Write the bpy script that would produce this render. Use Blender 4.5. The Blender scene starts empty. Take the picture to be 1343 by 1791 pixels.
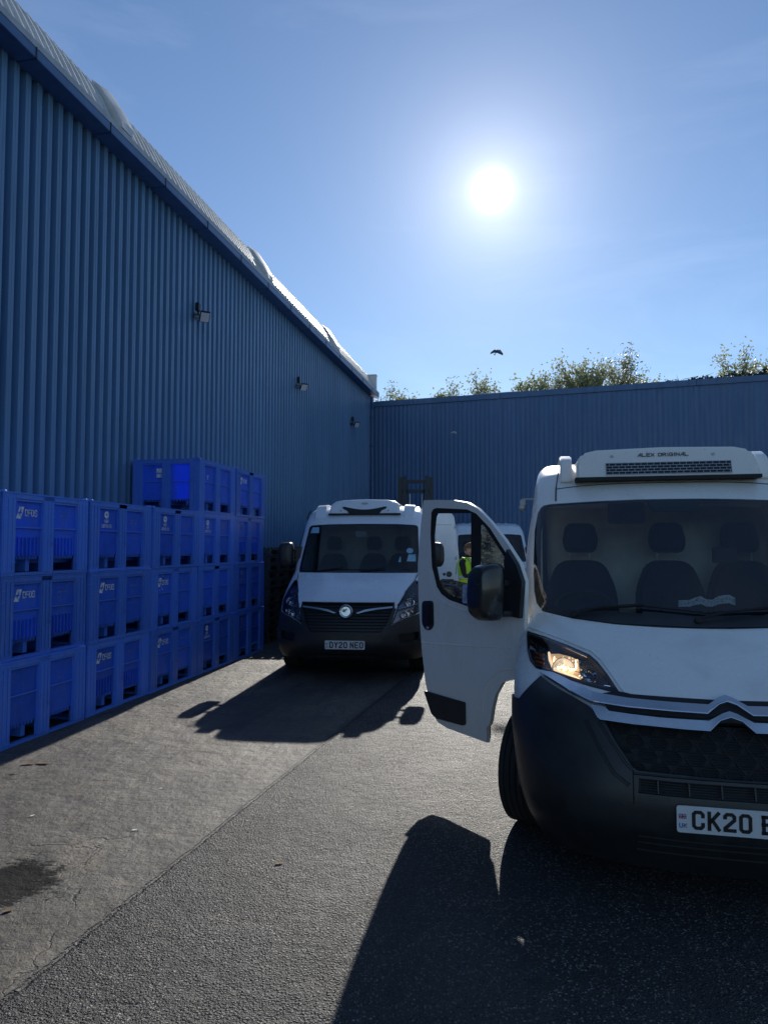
import bpy, bmesh, math, random
from math import sin, cos, pi, radians, atan, sqrt
from mathutils import Vector, Matrix
from mathutils.geometry import delaunay_2d_cdt
random.seed(7)
SC = bpy.context.scene
COL = SC.collection

# ------------------------------------------------------------------ camera
cam_d = bpy.data.cameras.new('camera'); cam = bpy.data.objects.new('camera', cam_d); COL.objects.link(cam)
cam.location = (0, 0, 1.7)
cam.rotation_euler = (pi/2 + atan(62.5/1242), 0, 0)
cam_d.sensor_fit = 'VERTICAL'; cam_d.sensor_height = 24; cam_d.lens = 24*1242/1791
cam_d.clip_start = .05; cam_d.clip_end = 2000
SC.camera = cam
# ------------------------------------------------------------------ sun and sky
SUN_AZ, SUN_EL = radians(8.84), radians(26.97)
sun_dir = Vector((sin(SUN_AZ)*cos(SUN_EL), cos(SUN_AZ)*cos(SUN_EL), sin(SUN_EL)))
sd = bpy.data.lights.new('sun', 'SUN'); sun = bpy.data.objects.new('sun', sd); COL.objects.link(sun)
sd.energy = 3.4; sd.angle = radians(.53); sd.color = (1, .95, .87)
sun.rotation_euler = sun_dir.to_track_quat('Z', 'Y').to_euler()
W = bpy.data.worlds.new('World'); SC.world = W; W.use_nodes = True
nt = W.node_tree; nt.nodes.clear()
wo = nt.nodes.new('ShaderNodeOutputWorld'); bg = nt.nodes.new('ShaderNodeBackground')
sky = nt.nodes.new('ShaderNodeTexSky'); sky.sky_type = 'NISHITA'; sky.sun_disc = False
sky.sun_elevation = SUN_EL; sky.sun_rotation = SUN_AZ
sky.air_density = 1.0; sky.dust_density = .08; sky.ozone_density = 2.2; sky.altitude = 100
bg.inputs['Strength'].default_value = .085
# thin high cirrus veil and the bright aureole round the sun disc are part of the sky dome
tc = nt.nodes.new('ShaderNodeTexCoord')
def wn(t, **k):
    n = nt.nodes.new(t)
    for a, b in k.items(): setattr(n, a, b)
    return n
dot = wn('ShaderNodeVectorMath', operation='DOT_PRODUCT'); dot.inputs[1].default_value = sun_dir
nrm = wn('ShaderNodeVectorMath', operation='NORMALIZE')
nt.links.new(tc.outputs['Generated'], nrm.inputs[0]); nt.links.new(nrm.outputs[0], dot.inputs[0])
def wm(op, a, b=None, clamp=False):
    n = wn('ShaderNodeMath', operation=op, use_clamp=clamp)
    for i, v in enumerate((a, b)):
        if v is None: continue
        if isinstance(v, (int, float)): n.inputs[i].default_value = v
        else: nt.links.new(v, n.inputs[i])
    return n.outputs[0]
ang = wm('ARCCOSINE', wm('MINIMUM', dot.outputs['Value'], .9999999))
disc = wm('MULTIPLY', wm('EXPONENT', wm('MULTIPLY', wm('POWER', wm('DIVIDE', ang, .017), 2.0), -1.0)), 14.0)
g1 = wm('MULTIPLY', wm('EXPONENT', wm('MULTIPLY', ang, -17.0)), 7.0)
g2 = wm('MULTIPLY', wm('EXPONENT', wm('MULTIPLY', ang, -5.0)), .40)
aur = wm('ADD', disc, wm('ADD', g1, g2))
ns = wn('ShaderNodeTexNoise'); ns.inputs['Scale'].default_value = 2.2; ns.inputs['Detail'].default_value = 6; ns.inputs['Roughness'].default_value = .6; ns.inputs['Distortion'].default_value = .6
mp = wn('ShaderNodeMapping'); mp.inputs['Scale'].default_value = (1, 1.0, 4.5); mp.inputs['Rotation'].default_value = (0, .25, .4)
nt.links.new(nrm.outputs[0], mp.inputs[0]); nt.links.new(mp.outputs[0], ns.inputs['Vector'])
cl = wm('MULTIPLY', wm('SUBTRACT', ns.outputs['Fac'], .5, True), 2.2)
addc = wn('ShaderNodeMix', data_type='RGBA', blend_type='ADD'); addc.inputs[0].default_value = 1
comb = wn('ShaderNodeCombineColor')
nt.links.new(wm('ADD', aur, cl), comb.inputs[0]); nt.links.new(wm('ADD', wm('MULTIPLY', aur, .97), cl), comb.inputs[1]); nt.links.new(wm('ADD', wm('MULTIPLY', aur, .93), cl), comb.inputs[2])
tint = wn('ShaderNodeMix', data_type='RGBA', blend_type='MULTIPLY'); tint.inputs[0].default_value = 1; tint.inputs[7].default_value = (.84, .94, 1.05, 1)
nt.links.new(sky.outputs[0], tint.inputs[6]); nt.links.new(tint.outputs[2], addc.inputs[6]); nt.links.new(comb.outputs[0], addc.inputs[7])
nt.links.new(addc.outputs[2], bg.inputs['Color']); nt.links.new(bg.outputs[0], wo.inputs[0])
SC.view_settings.view_transform = 'Standard'; SC.view_settings.look = 'None'
SC.view_settings.exposure = 0.42; SC.view_settings.gamma = 1
SC.cycles.max_bounces = 8; SC.cycles.transparent_max_bounces = 12; SC.cycles.caustics_reflective = False; SC.cycles.caustics_refractive = False
SC.cycles.sample_clamp_indirect = 4

# ------------------------------------------------------------------ materials
class NB:
    def __init__(s, m): s.m = m; s.t = m.node_tree
    def n(s, t, **k):
        n = s.t.nodes.new(t)
        for a, b in k.items(): setattr(n, a, b)
        return n
    def l(s, a, b): s.t.links.new(a, b)
    def math(s, op, a, b=None, c=None, clamp=False):
        n = s.n('ShaderNodeMath', operation=op, use_clamp=clamp)
        for i, v in enumerate((a, b, c)):
            if v is None: continue
            if isinstance(v, (int, float)): n.inputs[i].default_value = v
            else: s.l(v, n.inputs[i])
        return n.outputs[0]
    def noise(s, vec, scale, detail=4, rough=.55, dist=0):
        n = s.n('ShaderNodeTexNoise'); n.inputs['Scale'].default_value = scale; n.inputs['Detail'].default_value = detail
        n.inputs['Roughness'].default_value = rough; n.inputs['Distortion'].default_value = dist
        s.l(vec, n.inputs['Vector']); return n.outputs['Fac']
    def coord(s, scale=(1, 1, 1), out='Object'):
        t = s.n('ShaderNodeTexCoord'); m = s.n('ShaderNodeMapping'); m.inputs['Scale'].default_value = scale
        s.l(t.outputs[out], m.inputs[0]); return m.outputs[0]
    def ramp(s, v, a, b, lo=0, hi=1):
        n = s.n('ShaderNodeMapRange'); n.clamp = True; n.interpolation_type = 'SMOOTHSTEP'
        for i, x in enumerate((a, b, lo, hi)): n.inputs[i+1].default_value = x
        s.l(v, n.inputs[0]); return n.outputs[0]
    def mix(s, f, a, b):
        n = s.n('ShaderNodeMix', data_type='RGBA')
        if isinstance(f, (int, float)): n.inputs[0].default_value = f
        else: s.l(f, n.inputs[0])
        for i, c in ((6, a), (7, b)):
            if isinstance(c, tuple): n.inputs[i].default_value = (*c[:3], 1)
            else: s.l(c, n.inputs[i])
        return n.outputs[2]
    def bump(s, h, strength=.3, dist=.01, prev=None):
        n = s.n('ShaderNodeBump'); n.inputs['Strength'].default_value = strength; n.inputs['Distance'].default_value = dist
        s.l(h, n.inputs['Height'])
        if prev is not None: s.l(prev, n.inputs['Normal'])
        return n.outputs[0]
def new_mat(name):
    m = bpy.data.materials.new(name); m.use_nodes = True
    b = NB(m); p = m.node_tree.nodes['Principled BSDF']
    return m, b, p
def simple(name, col, rough=.5, metal=0, var=.15, vscale=6, coat=0, bump=0, bscale=60, spec=.5, stretch=(1, 1, 1)):
    m, b, p = new_mat(name)
    v = b.coord(stretch)
    f = b.noise(v, vscale, 5, .6)
    lo = tuple(c*(1-var) for c in col); hi = tuple(min(1, c*(1+var)) for c in col)
    b.l(b.mix(b.ramp(f, .3, .7), lo, hi), p.inputs['Base Color'])
    p.inputs['Roughness'].default_value = rough; p.inputs['Metallic'].default_value = metal
    p.inputs['Coat Weight'].default_value = coat; p.inputs['Specular IOR Level'].default_value = spec
    f2 = b.noise(v, vscale*4, 3)
    b.l(b.math('ADD', rough-.06, b.math('MULTIPLY', f2, .14)), p.inputs['Roughness'])
    if bump: b.l(b.bump(b.noise(v, bscale, 3), bump, .004), p.inputs['Normal'])
    return m
def dirty_white(name, col=(.74, .76, .78), amt=1.0):
    m, b, p = new_mat(name)
    v = b.coord()
    specks = b.ramp(b.noise(v, 55, 2, .5), .70, .76)
    grime = b.ramp(b.noise(b.coord((1, 1, .45)), 3.2, 7, .7, .4), .46, .78)
    c = b.mix(b.math('MULTIPLY', grime, .30*amt), col, (.50, .46, .38))
    c = b.mix(b.math('MULTIPLY', specks, .45*amt), c, (.22, .18, .13))
    b.l(c, p.inputs['Base Color'])
    b.l(b.math('ADD', .26, b.math('MULTIPLY', grime, .3)), p.inputs['Roughness'])
    p.inputs['Coat Weight'].default_value = .5; p.inputs['Coat Roughness'].default_value = .12
    b.l(b.bump(b.noise(v, 2.2, 2), .12, .02), p.inputs['Normal'])
    return m
def glass_mat(name, tint=(.5, .55, .58), dirt=0.0, refl=1.0, rough=.0):
    m, b, p = new_mat(name); m.node_tree.nodes.remove(p)
    out = m.node_tree.nodes['Material Output']
    tr = b.n('ShaderNodeBsdfTransparent'); tr.inputs[0].default_value = (*tint, 1)
    gl = b.n('ShaderNodeBsdfGlossy'); gl.inputs['Roughness'].default_value = .02+rough
    fr = b.n('ShaderNodeFresnel'); fr.inputs[0].default_value = 1.5
    mx = b.n('ShaderNodeMixShader'); b.l(b.math('MULTIPLY', fr.outputs[0], refl, clamp=True), mx.inputs[0]); b.l(tr.outputs[0], mx.inputs[1]); b.l(gl.outputs[0], mx.inputs[2])
    last = mx.outputs[0]
    if dirt:
        v = b.coord(); sp = b.ramp(b.noise(v, 90, 2, .5), .60, .70); film = b.ramp(b.noise(v, 5, 5), .3, .8)
        f = b.math('ADD', b.math('MULTIPLY', sp, dirt), b.math('MULTIPLY', film, dirt*.45), clamp=True)
        df = b.n('ShaderNodeBsdfDiffuse'); df.inputs[0].default_value = (.55, .6, .58, 1)
        tl = b.n('ShaderNodeBsdfTranslucent'); tl.inputs[0].default_value = (.55, .6, .58, 1)
        mm = b.n('ShaderNodeMixShader'); mm.inputs[0].default_value = .5; b.l(df.outputs[0], mm.inputs[1]); b.l(tl.outputs[0], mm.inputs[2])
        m2 = b.n('ShaderNodeMixShader'); b.l(f, m2.inputs[0]); b.l(last, m2.inputs[1]); b.l(mm.outputs[0], m2.inputs[2]); last = m2.outputs[0]
    b.l(last, out.inputs[0]); return m
def emit_mat(name, col, s):
    m, b, p = new_mat(name); p.inputs['Base Color'].default_value = (*col, 1)
    p.inputs['Emission Color'].default_value = (*col, 1); p.inputs['Emission Strength'].default_value = s
    return m

M = {}
M['white'] = dirty_white('van_white_paint_bounce_tint', (.90, .88, .82), 1.0)  # warm cast of sunlit ground bounce is mixed into the paint colour
M['white_sky_tint'] = dirty_white('van_white_paint_clean_sky_tint', (.76, .82, .88), .35)  # less grime; the blue cast of skylight is mixed into the white
M['black'] = simple('black_plastic', (.022, .024, .027), .40, bump=.15, bscale=140, var=.25)
M['indicator_lens'] = simple('clear_ribbed_lens', (.55, .58, .62), .22, .35, var=.35, vscale=40)
M['gloss_black'] = simple('mirror_shell_plastic', (.02, .021, .023), .24, var=.2, coat=.3)
M['rubber'] = simple('black_rubber', (.015, .015, .016), .75, var=.2)
M['dark'] = simple('dark_trim', (.012, .013, .015), .45)
M['tyre'] = simple('tyre_rubber', (.02, .02, .021), .8, bump=.3, bscale=90)
M['rim'] = simple('wheel_steel', (.25, .26, .27), .4, .7)
M['chrome'] = simple('satin_chrome', (.62, .64, .66), .24, .95, var=.05)
M['bright_chrome'] = simple('bright_chrome', (.85, .86, .88), .08, 1, var=.03)
M['glass'] = glass_mat('windscreen_glass', (.82, .87, .87), dirt=.025, refl=2.0, rough=.03)
M['glass_dark'] = glass_mat('windscreen_dark_glass', (.42, .47, .50), dirt=.05, refl=1.9, rough=.03)
M['glass_clear'] = glass_mat('lamp_lens', (.92, .93, .95))
M['glass_dirty'] = glass_mat('dirty_side_glass', (.55, .62, .60), dirt=.55)
M['glass_side'] = glass_mat('side_glass', (.6, .66, .64), dirt=.22)
M['lamp_warm'] = emit_mat('lit_bulb', (1, .78, .5), 3)
M['lamp_bowl'] = emit_mat('bowl_glow', (1, .66, .34), .28)
M['lamp_hot'] = emit_mat('hot_reflection_glow', (1, .84, .6), 1.6)  # bulb light mirrored in the reflector, imitated by emission
M['lamp_glow'] = emit_mat('warm_lamp_glow', (1, .76, .48), .75)
M['drl'] = emit_mat('led_strip', (.35, .6, 1), .9)
M['orange'] = simple('indicator_orange', (.55, .16, .04), .3)
M['lamp_back'] = simple('lamp_housing', (.30, .32, .35), .25, .8)
M['plate'] = simple('plate_white', (.68, .70, .72), .35, var=.05)
M['ink'] = simple('plate_black_ink', (.012, .012, .014), .4)
M['ink_blue'] = simple('ink_blue', (.03, .10, .35), .4)
M['ink_red'] = simple('ink_red', (.45, .05, .07), .4)
M['grey_ink'] = simple('dark_grey_lettering', (.05, .055, .065), .4)
M['seat'] = simple('seat_cloth', (.022, .025, .03), .9, bump=.3, bscale=120)
M['beige'] = simple('cab_bulkhead_beige', (.74, .72, .60), .7, var=.08)
M['dash'] = simple('dashboard_grey', (.025, .027, .03), .75, bump=.2, bscale=150)
M['paper'] = simple('paper', (.72, .74, .70), .8, var=.05)
M['sticker'] = simple('sticker_blue', (.25, .48, .62), .6)
M['logo'] = simple('logo_pale', (.62, .66, .72), .7, var=.45, vscale=30)
M['logo_faint'] = simple('logo_faint', (.16, .21, .42), .7, var=.5, vscale=40)
M['gal'] = simple('galvanised_steel', (.42, .44, .46), .4, .6)
M['roofmetal'] = simple('pale_roof_sheet', (.60, .61, .60), .45, .1, var=.12, vscale=3)
M['fascia'] = simple('pale_gutter', (.42, .45, .48), .5, var=.1)
M['bark'] = simple('bark', (.10, .085, .065), .9, bump=.5, bscale=30)
M['skin'] = simple('skin', (.50, .30, .22), .55, var=.06)
M['hair'] = simple('hair', (.14, .075, .035), .7, bump=.5, bscale=60)
M['cloth_black'] = simple('black_clothing', (.018, .018, .022), .9)
M['hivis'] = simple('hivis_yellow', (.42, .75, .03), .7, var=.1); 
M['reflective'] = simple('reflective_tape', (.60, .62, .60), .4)
M['lift_paint'] = simple('forklift_grey_paint', (.03, .032, .035), .5)
M['lift_yellow'] = simple('forklift_yellow_paint', (.5, .30, .03), .5)
M['leaf_dead'] = simple('dead_leaf', (.17, .11, .05), .8)
M['feather'] = simple('bird_feather', (.25, .26, .28), .8)
M['feather_white'] = simple('bird_white_feather', (.7, .7, .7), .8)

def cladding_mat(name, col, axis=1):
    m, b, p = new_mat(name)
    v = b.coord((3, 3, .25)); w = b.coord()
    streak = b.ramp(b.noise(v, 2.5, 7, .7), .40, .75)
    sp_ = b.n('ShaderNodeSeparateXYZ'); b.l(w, sp_.inputs[0]); wnz = b.n('ShaderNodeTexWhiteNoise'); wnz.noise_dimensions = '1D'
    b.l(b.math('FLOOR', b.math('DIVIDE', sp_.outputs[axis], 1.11 if axis == 1 else 1.05)), wnz.inputs['W'])
    c = b.mix(b.math('MULTIPLY', streak, .28), col, tuple(x*.55 for x in col))
    c = b.mix(b.math('MULTIPLY', b.ramp(b.noise(w, 1.3, 5, .65), .5, .75), .22), c, (.20, .25, .30))
    c = b.mix(b.math('MULTIPLY', b.ramp(b.noise(w, 18, 2), .74, .78), .5), c, (.3, .33, .36))
    c = b.mix(b.math('MULTIPLY', b.ramp(b.noise(b.coord((1.2, 1.2, .08)), 3, 4, .6), .50, .62), .25), c, tuple(x*.6 for x in col))
    c = b.mix(b.math('MULTIPLY', wnz.outputs['Value'], .22), c, tuple(x*.62 for x in col))
    b.l(c, p.inputs['Base Color'])
    b.l(b.math('ADD', .38, b.math('MULTIPLY', streak, .2)), p.inputs['Roughness'])
    b.l(b.bump(b.noise(w, 1.2, 2), .25, .03), p.inputs['Normal'])
    return m
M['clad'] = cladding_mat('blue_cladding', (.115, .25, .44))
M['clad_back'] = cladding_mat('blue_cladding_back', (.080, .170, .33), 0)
M['clad_trim'] = simple('blue_trim', (.055, .13, .29), .4)

def bin_mat(name, col, trans):
    m, b, p = new_mat(name)
    oi = b.n('ShaderNodeObjectInfo')
    w = b.coord(); v = b.coord((6, 6, .9))
    base = b.mix(oi.outputs['Random'], tuple(x*.8 for x in col), tuple(x*1.15 for x in col))
    sc = b.ramp(b.noise(v, 4, 8, .75), .48, .72)
    c = b.mix(b.math('MULTIPLY', sc, .5), base, (.22, .28, .48))
    c = b.mix(b.math('MULTIPLY', b.ramp(b.noise(w, 5, 5, .7), .5, .75), .45), c, tuple(x*.45 for x in col))
    c = b.mix(b.math('MULTIPLY', b.ramp(b.noise(b.coord((2, 2, 14)), 6, 5, .7), .60, .66), .5), c, (.30, .36, .55))
    c = b.mix(b.math('MULTIPLY', b.ramp(b.noise(w, 40, 3, .6), .66, .72), .45), c, (.25, .3, .42))
    b.l(c, p.inputs['Base Color'])
    p.inputs['Roughness'].default_value = .5
    b.l(b.math('ADD', .42, b.math('MULTIPLY', sc, .25)), p.inputs['Roughness'])
    b.l(b.bump(b.noise(w, 7, 4), .3, .01), p.inputs['Normal'])
    if trans:
        tl = b.n('ShaderNodeBsdfTranslucent'); tl.inputs[0].default_value = (.0, .10, 1.0, 1)
        mx = b.n('ShaderNodeMixShader'); mx.inputs[0].default_value = trans
        out = m.node_tree.nodes['Material Output']
        b.l(p.outputs[0], mx.inputs[1]); b.l(tl.outputs[0], mx.inputs[2]); b.l(mx.outputs[0], out.inputs[0])
    return m
M['bin'] = bin_mat('bin_blue_plastic', (.070, .21, .74), 0)
M['bin_panel'] = bin_mat('bin_panel_blue_plastic', (.045, .19, .86), .34)
M['pallet'] = simple('black_pallet_plastic', (.05, .055, .05), .55, var=.4)

def leaf_mat():
    m, b, p = new_mat('autumn_leaves')
    g = b.n('ShaderNodeNewGeometry')
    f = b.noise(b.coord(), 1.1, 3)
    c = b.mix(b.ramp(f, .35, .65), (.20, .25, .12), (.36, .37, .19))
    c = b.mix(b.math('MULTIPLY', g.outputs['Random Per Island'], .5), c, (.50, .48, .30))
    b.l(c, p.inputs['Base Color']); p.inputs['Roughness'].default_value = .5
    tl = b.n('ShaderNodeBsdfTranslucent'); b.l(c, tl.inputs[0])
    mx = b.n('ShaderNodeMixShader'); mx.inputs[0].default_value = .5
    out = m.node_tree.nodes['Material Output']
    b.l(p.outputs[0], mx.inputs[1]); b.l(tl.outputs[0], mx.inputs[2]); b.l(mx.outputs[0], out.inputs[0])
    return m
M['leaf'] = leaf_mat()
M['ivy'] = simple('ivy_leaf', (.035, .05, .02), .6)

def ground_mat():
    m, b, p = new_mat('yard_surface')
    t = b.n('ShaderNodeTexCoord'); o = t.outputs['Object']
    sx = b.n('ShaderNodeSeparateXYZ'); b.l(o, sx.inputs[0]); X, Y = sx.outputs[0], sx.outputs[1]
    wob = b.math('MULTIPLY', b.math('SUBTRACT', b.noise(o, 7, 5, .65), .5), .05)
    wob2 = b.math('MULTIPLY', b.math('SUBTRACT', b.noise(o, 45, 3, .6), .5), .02)
    d = b.math('MULTIPLY', b.math('SUBTRACT', b.math('ADD', X, 1.43), b.math('MULTIPLY', b.math('SUBTRACT', Y, 2.73), .2564)), .9686)
    d = b.math('ADD', b.math('ADD', d, wob), wob2)
    ca, sa = cos(radians(11.6)), sin(radians(11.6))
    tt = b.math('ADD', b.math('MULTIPLY', X, sa), b.math('MULTIPLY', Y, ca))       # distance along the warehouse
    tj = b.math('SUBTRACT', tt, 9.27)
    jd = b.math('ABSOLUTE', b.math('ADD', tj, wob2))
    asph = b.ramp(d, -.01, .015)
    crack = b.math('MULTIPLY', b.ramp(b.math('ABSOLUTE', d), .006, .020, 1, 0), b.ramp(b.noise(o, 9, 3, .6), .25, .42))
    joint = b.math('MULTIPLY', b.ramp(jd, .004, .014, 1, 0), b.math('SUBTRACT', 1.0, asph))
    # asphalt: coarse stone chips in dark binder
    vor = b.n('ShaderNodeTexVoronoi'); vor.inputs['Scale'].default_value = 85; b.l(o, vor.inputs['Vector']); vor.inputs['Randomness'].default_value = 1
    vc = b.n('ShaderNodeSeparateColor'); b.l(vor.outputs['Color'], vc.inputs[0])
    vor2 = b.n('ShaderNodeTexVoronoi'); vor2.inputs['Scale'].default_value = 210; b.l(o, vor2.inputs['Vector'])
    stone = b.math('MULTIPLY', b.ramp(vor.outputs['Distance'], .25, .6, 1, 0), b.ramp(vc.outputs[0], .25, .6))
    big = b.noise(o, .5, 6, .6)
    ca_ = b.mix(b.ramp(vc.outputs[1], .3, .95), (.060, .057, .050), (.46, .43, .36))
    ca_ = b.mix(stone, (.028, .028, .028), ca_)
    ca_ = b.mix(b.math('MULTIPLY', b.ramp(big, .45, .6), .4), ca_, (.10, .095, .082))
    ca_ = b.mix(b.math('MULTIPLY', b.ramp(b.noise(o, 3, 7, .75), .55, .62), .6), ca_, (.020, .020, .021))
    ca_ = b.mix(b.math('MULTIPLY', b.ramp(b.noise(o, 22, 4, .7), .62, .66), .8), ca_, (.012, .012, .012))
    # concrete: finer, browner, scuffed
    n1 = b.noise(o, .9, 7, .65, .3); n2 = b.noise(o, 60, 4, .7); sv = b.coord((9, 1.2, 1)); n3 = b.noise(sv, 1.6, 7, .7, .5)
    cc = b.mix(b.ramp(n1, .3, .7), (.066, .062, .052), (.195, .163, .113))
    cc = b.mix(b.math('MULTIPLY', b.ramp(n2, .40, .60), .65), cc, (.030, .030, .028))
    cc = b.mix(b.math('MULTIPLY', b.ramp(n3, .50, .60), .55), cc, (.038, .038, .036))
    cc = b.mix(b.math('MULTIPLY', b.ramp(b.noise(o, 4.5, 5, .7, .5), .56, .66), .5), cc, (.20, .16, .10))
    spk = b.noise(o, 28, 3, .75); spv = b.noise(b.coord((1.0, 2.2, 1)), 16, 6, .8, .8)
    cc = b.mix(b.math('MULTIPLY', b.ramp(spv, .56, .60), .8), cc, (.022, .022, .022))
    cc = b.mix(b.math('MULTIPLY', b.ramp(spk, .61, .65), .7), cc, (.25, .24, .20))
    cc = b.mix(b.math('MULTIPLY', b.ramp(b.noise(o, 1.7, 8, .75, 1.2), .52, .64), .35), cc, (.040, .041, .041))
    # oil stain by the bins
    dx = b.math('DIVIDE', b.math('ADD', X, 1.93), .30); dy = b.math('DIVIDE', b.math('SUBTRACT', Y, 3.68), .32)
    r = b.math('SQRT', b.math('ADD', b.math('MULTIPLY', dx, dx), b.math('MULTIPLY', dy, dy)))
    r = b.math('ADD', r, b.math('MULTIPLY', b.math('SUBTRACT', b.noise(o, 6, 6, .75), .5), 1.9))
    r = b.math('ADD', r, b.math('MULTIPLY', b.math('SUBTRACT', b.noise(b.coord((3, 9, 1)), 5, 5, .8), .5), 1.6)); oil = b.ramp(r, .75, 1.0, 1, 0)
    cc = b.mix(b.math('MULTIPLY', oil, .95), cc, (.009, .009, .010))
    cb = b.n('ShaderNodeCombineXYZ'); xc = b.math('SUBTRACT', b.math('MULTIPLY', X, ca), b.math('MULTIPLY', Y, sa))
    b.l(b.math('MULTIPLY', xc, 2.4), cb.inputs[0]); b.l(b.math('MULTIPLY', tt, .30), cb.inputs[1]); track = b.ramp(b.noise(cb.outputs[0], 1.6, 6, .7, .5), .50, .62)
    c = b.mix(asph, cc, ca_)
    c = b.mix(b.math('MULTIPLY', track, .55), c, (.026, .026, .026))
    blot = b.ramp(b.noise(o, .75, 7, .68, .6), .42, .60); c = b.mix(b.math('MULTIPLY', blot, .48), c, (.034, .033, .031))
    vcr = b.n('ShaderNodeTexVoronoi'); vcr.feature = 'DISTANCE_TO_EDGE'; vcr.inputs['Scale'].default_value = .55
    wv = b.n('ShaderNodeVectorMath', operation='ADD'); nz = b.n('ShaderNodeTexNoise'); nz.inputs['Scale'].default_value = 3; nz.inputs['Detail'].default_value = 6; b.l(o, nz.inputs['Vector'])
    sc_ = b.n('ShaderNodeVectorMath', operation='SCALE'); sc_.inputs['Scale'].default_value = .45; b.l(nz.outputs['Color'], sc_.inputs[0]); b.l(o, wv.inputs[0]); b.l(sc_.outputs[0], wv.inputs[1]); b.l(wv.outputs[0], vcr.inputs['Vector'])
    hair = b.math('MULTIPLY', b.ramp(vcr.outputs['Distance'], .001, .004, 1, 0), b.ramp(b.noise(o, .9, 3), .52, .60)); c = b.mix(b.math('MULTIPLY', hair, .45), c, (.012, .012, .012))
    dirt = b.math('MULTIPLY', b.ramp(b.math('ABSOLUTE', d), .01, .09, 1, 0), .35)
    c = b.mix(dirt, c, (.035, .035, .035))
    c = b.mix(b.math('MAXIMUM', b.math('MULTIPLY', crack, .8), joint), c, (.012, .012, .012))
    b.l(c, p.inputs['Base Color'])
    rg_ = b.math('ADD', .50, b.math('MULTIPLY', b.noise(o, 2.2, 4), .25)); b.l(b.math('SUBTRACT', rg_, b.math('MULTIPLY', b.math('MULTIPLY', stone, asph), .30)), p.inputs['Roughness'])
    b.l(b.math('MULTIPLY', .5, b.math('SUBTRACT', 1.0, b.math('MULTIPLY', b.math('MULTIPLY', oil, b.math('SUBTRACT', 1.0, asph)), .9))), p.inputs['Specular IOR Level'])
    hA = b.math('ADD', b.math('MULTIPLY', b.math('MULTIPLY', b.ramp(vor.outputs['Distance'], .15, .62, 1, 0), b.math('ADD', .35, vc.outputs[2])), .9), b.math('MULTIPLY', b.math('SUBTRACT', 1.0, vor2.outputs['Distance']), .45))
    hA = b.math('ADD', hA, b.math('MULTIPLY', b.noise(o, 14, 5, .6), 1.2))
    hC = b.math('ADD', b.math('MULTIPLY', b.noise(o, 90, 4, .7), .55), b.math('MULTIPLY', b.noise(o, 12, 6, .65), .8))
    n = b.n('ShaderNodeMix'); b.l(asph, n.inputs[0]); b.l(hC, n.inputs[2]); b.l(hA, n.inputs[3])
    h = b.math('SUBTRACT', n.outputs[0], b.math('MULTIPLY', b.math('MAXIMUM', crack, joint), 2.5))
    h = b.math('SUBTRACT', h, b.math('MULTIPLY', asph, .6)); h = b.math('ADD', h, b.math('MULTIPLY', b.noise(o, 3.5, 4, .6), 3.5)); h = b.math('SUBTRACT', h, b.math('MULTIPLY', hair, .5))
    b.l(b.bump(h, 1.0, .010), p.inputs['Normal'])
    return m
M['ground'] = ground_mat()

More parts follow.
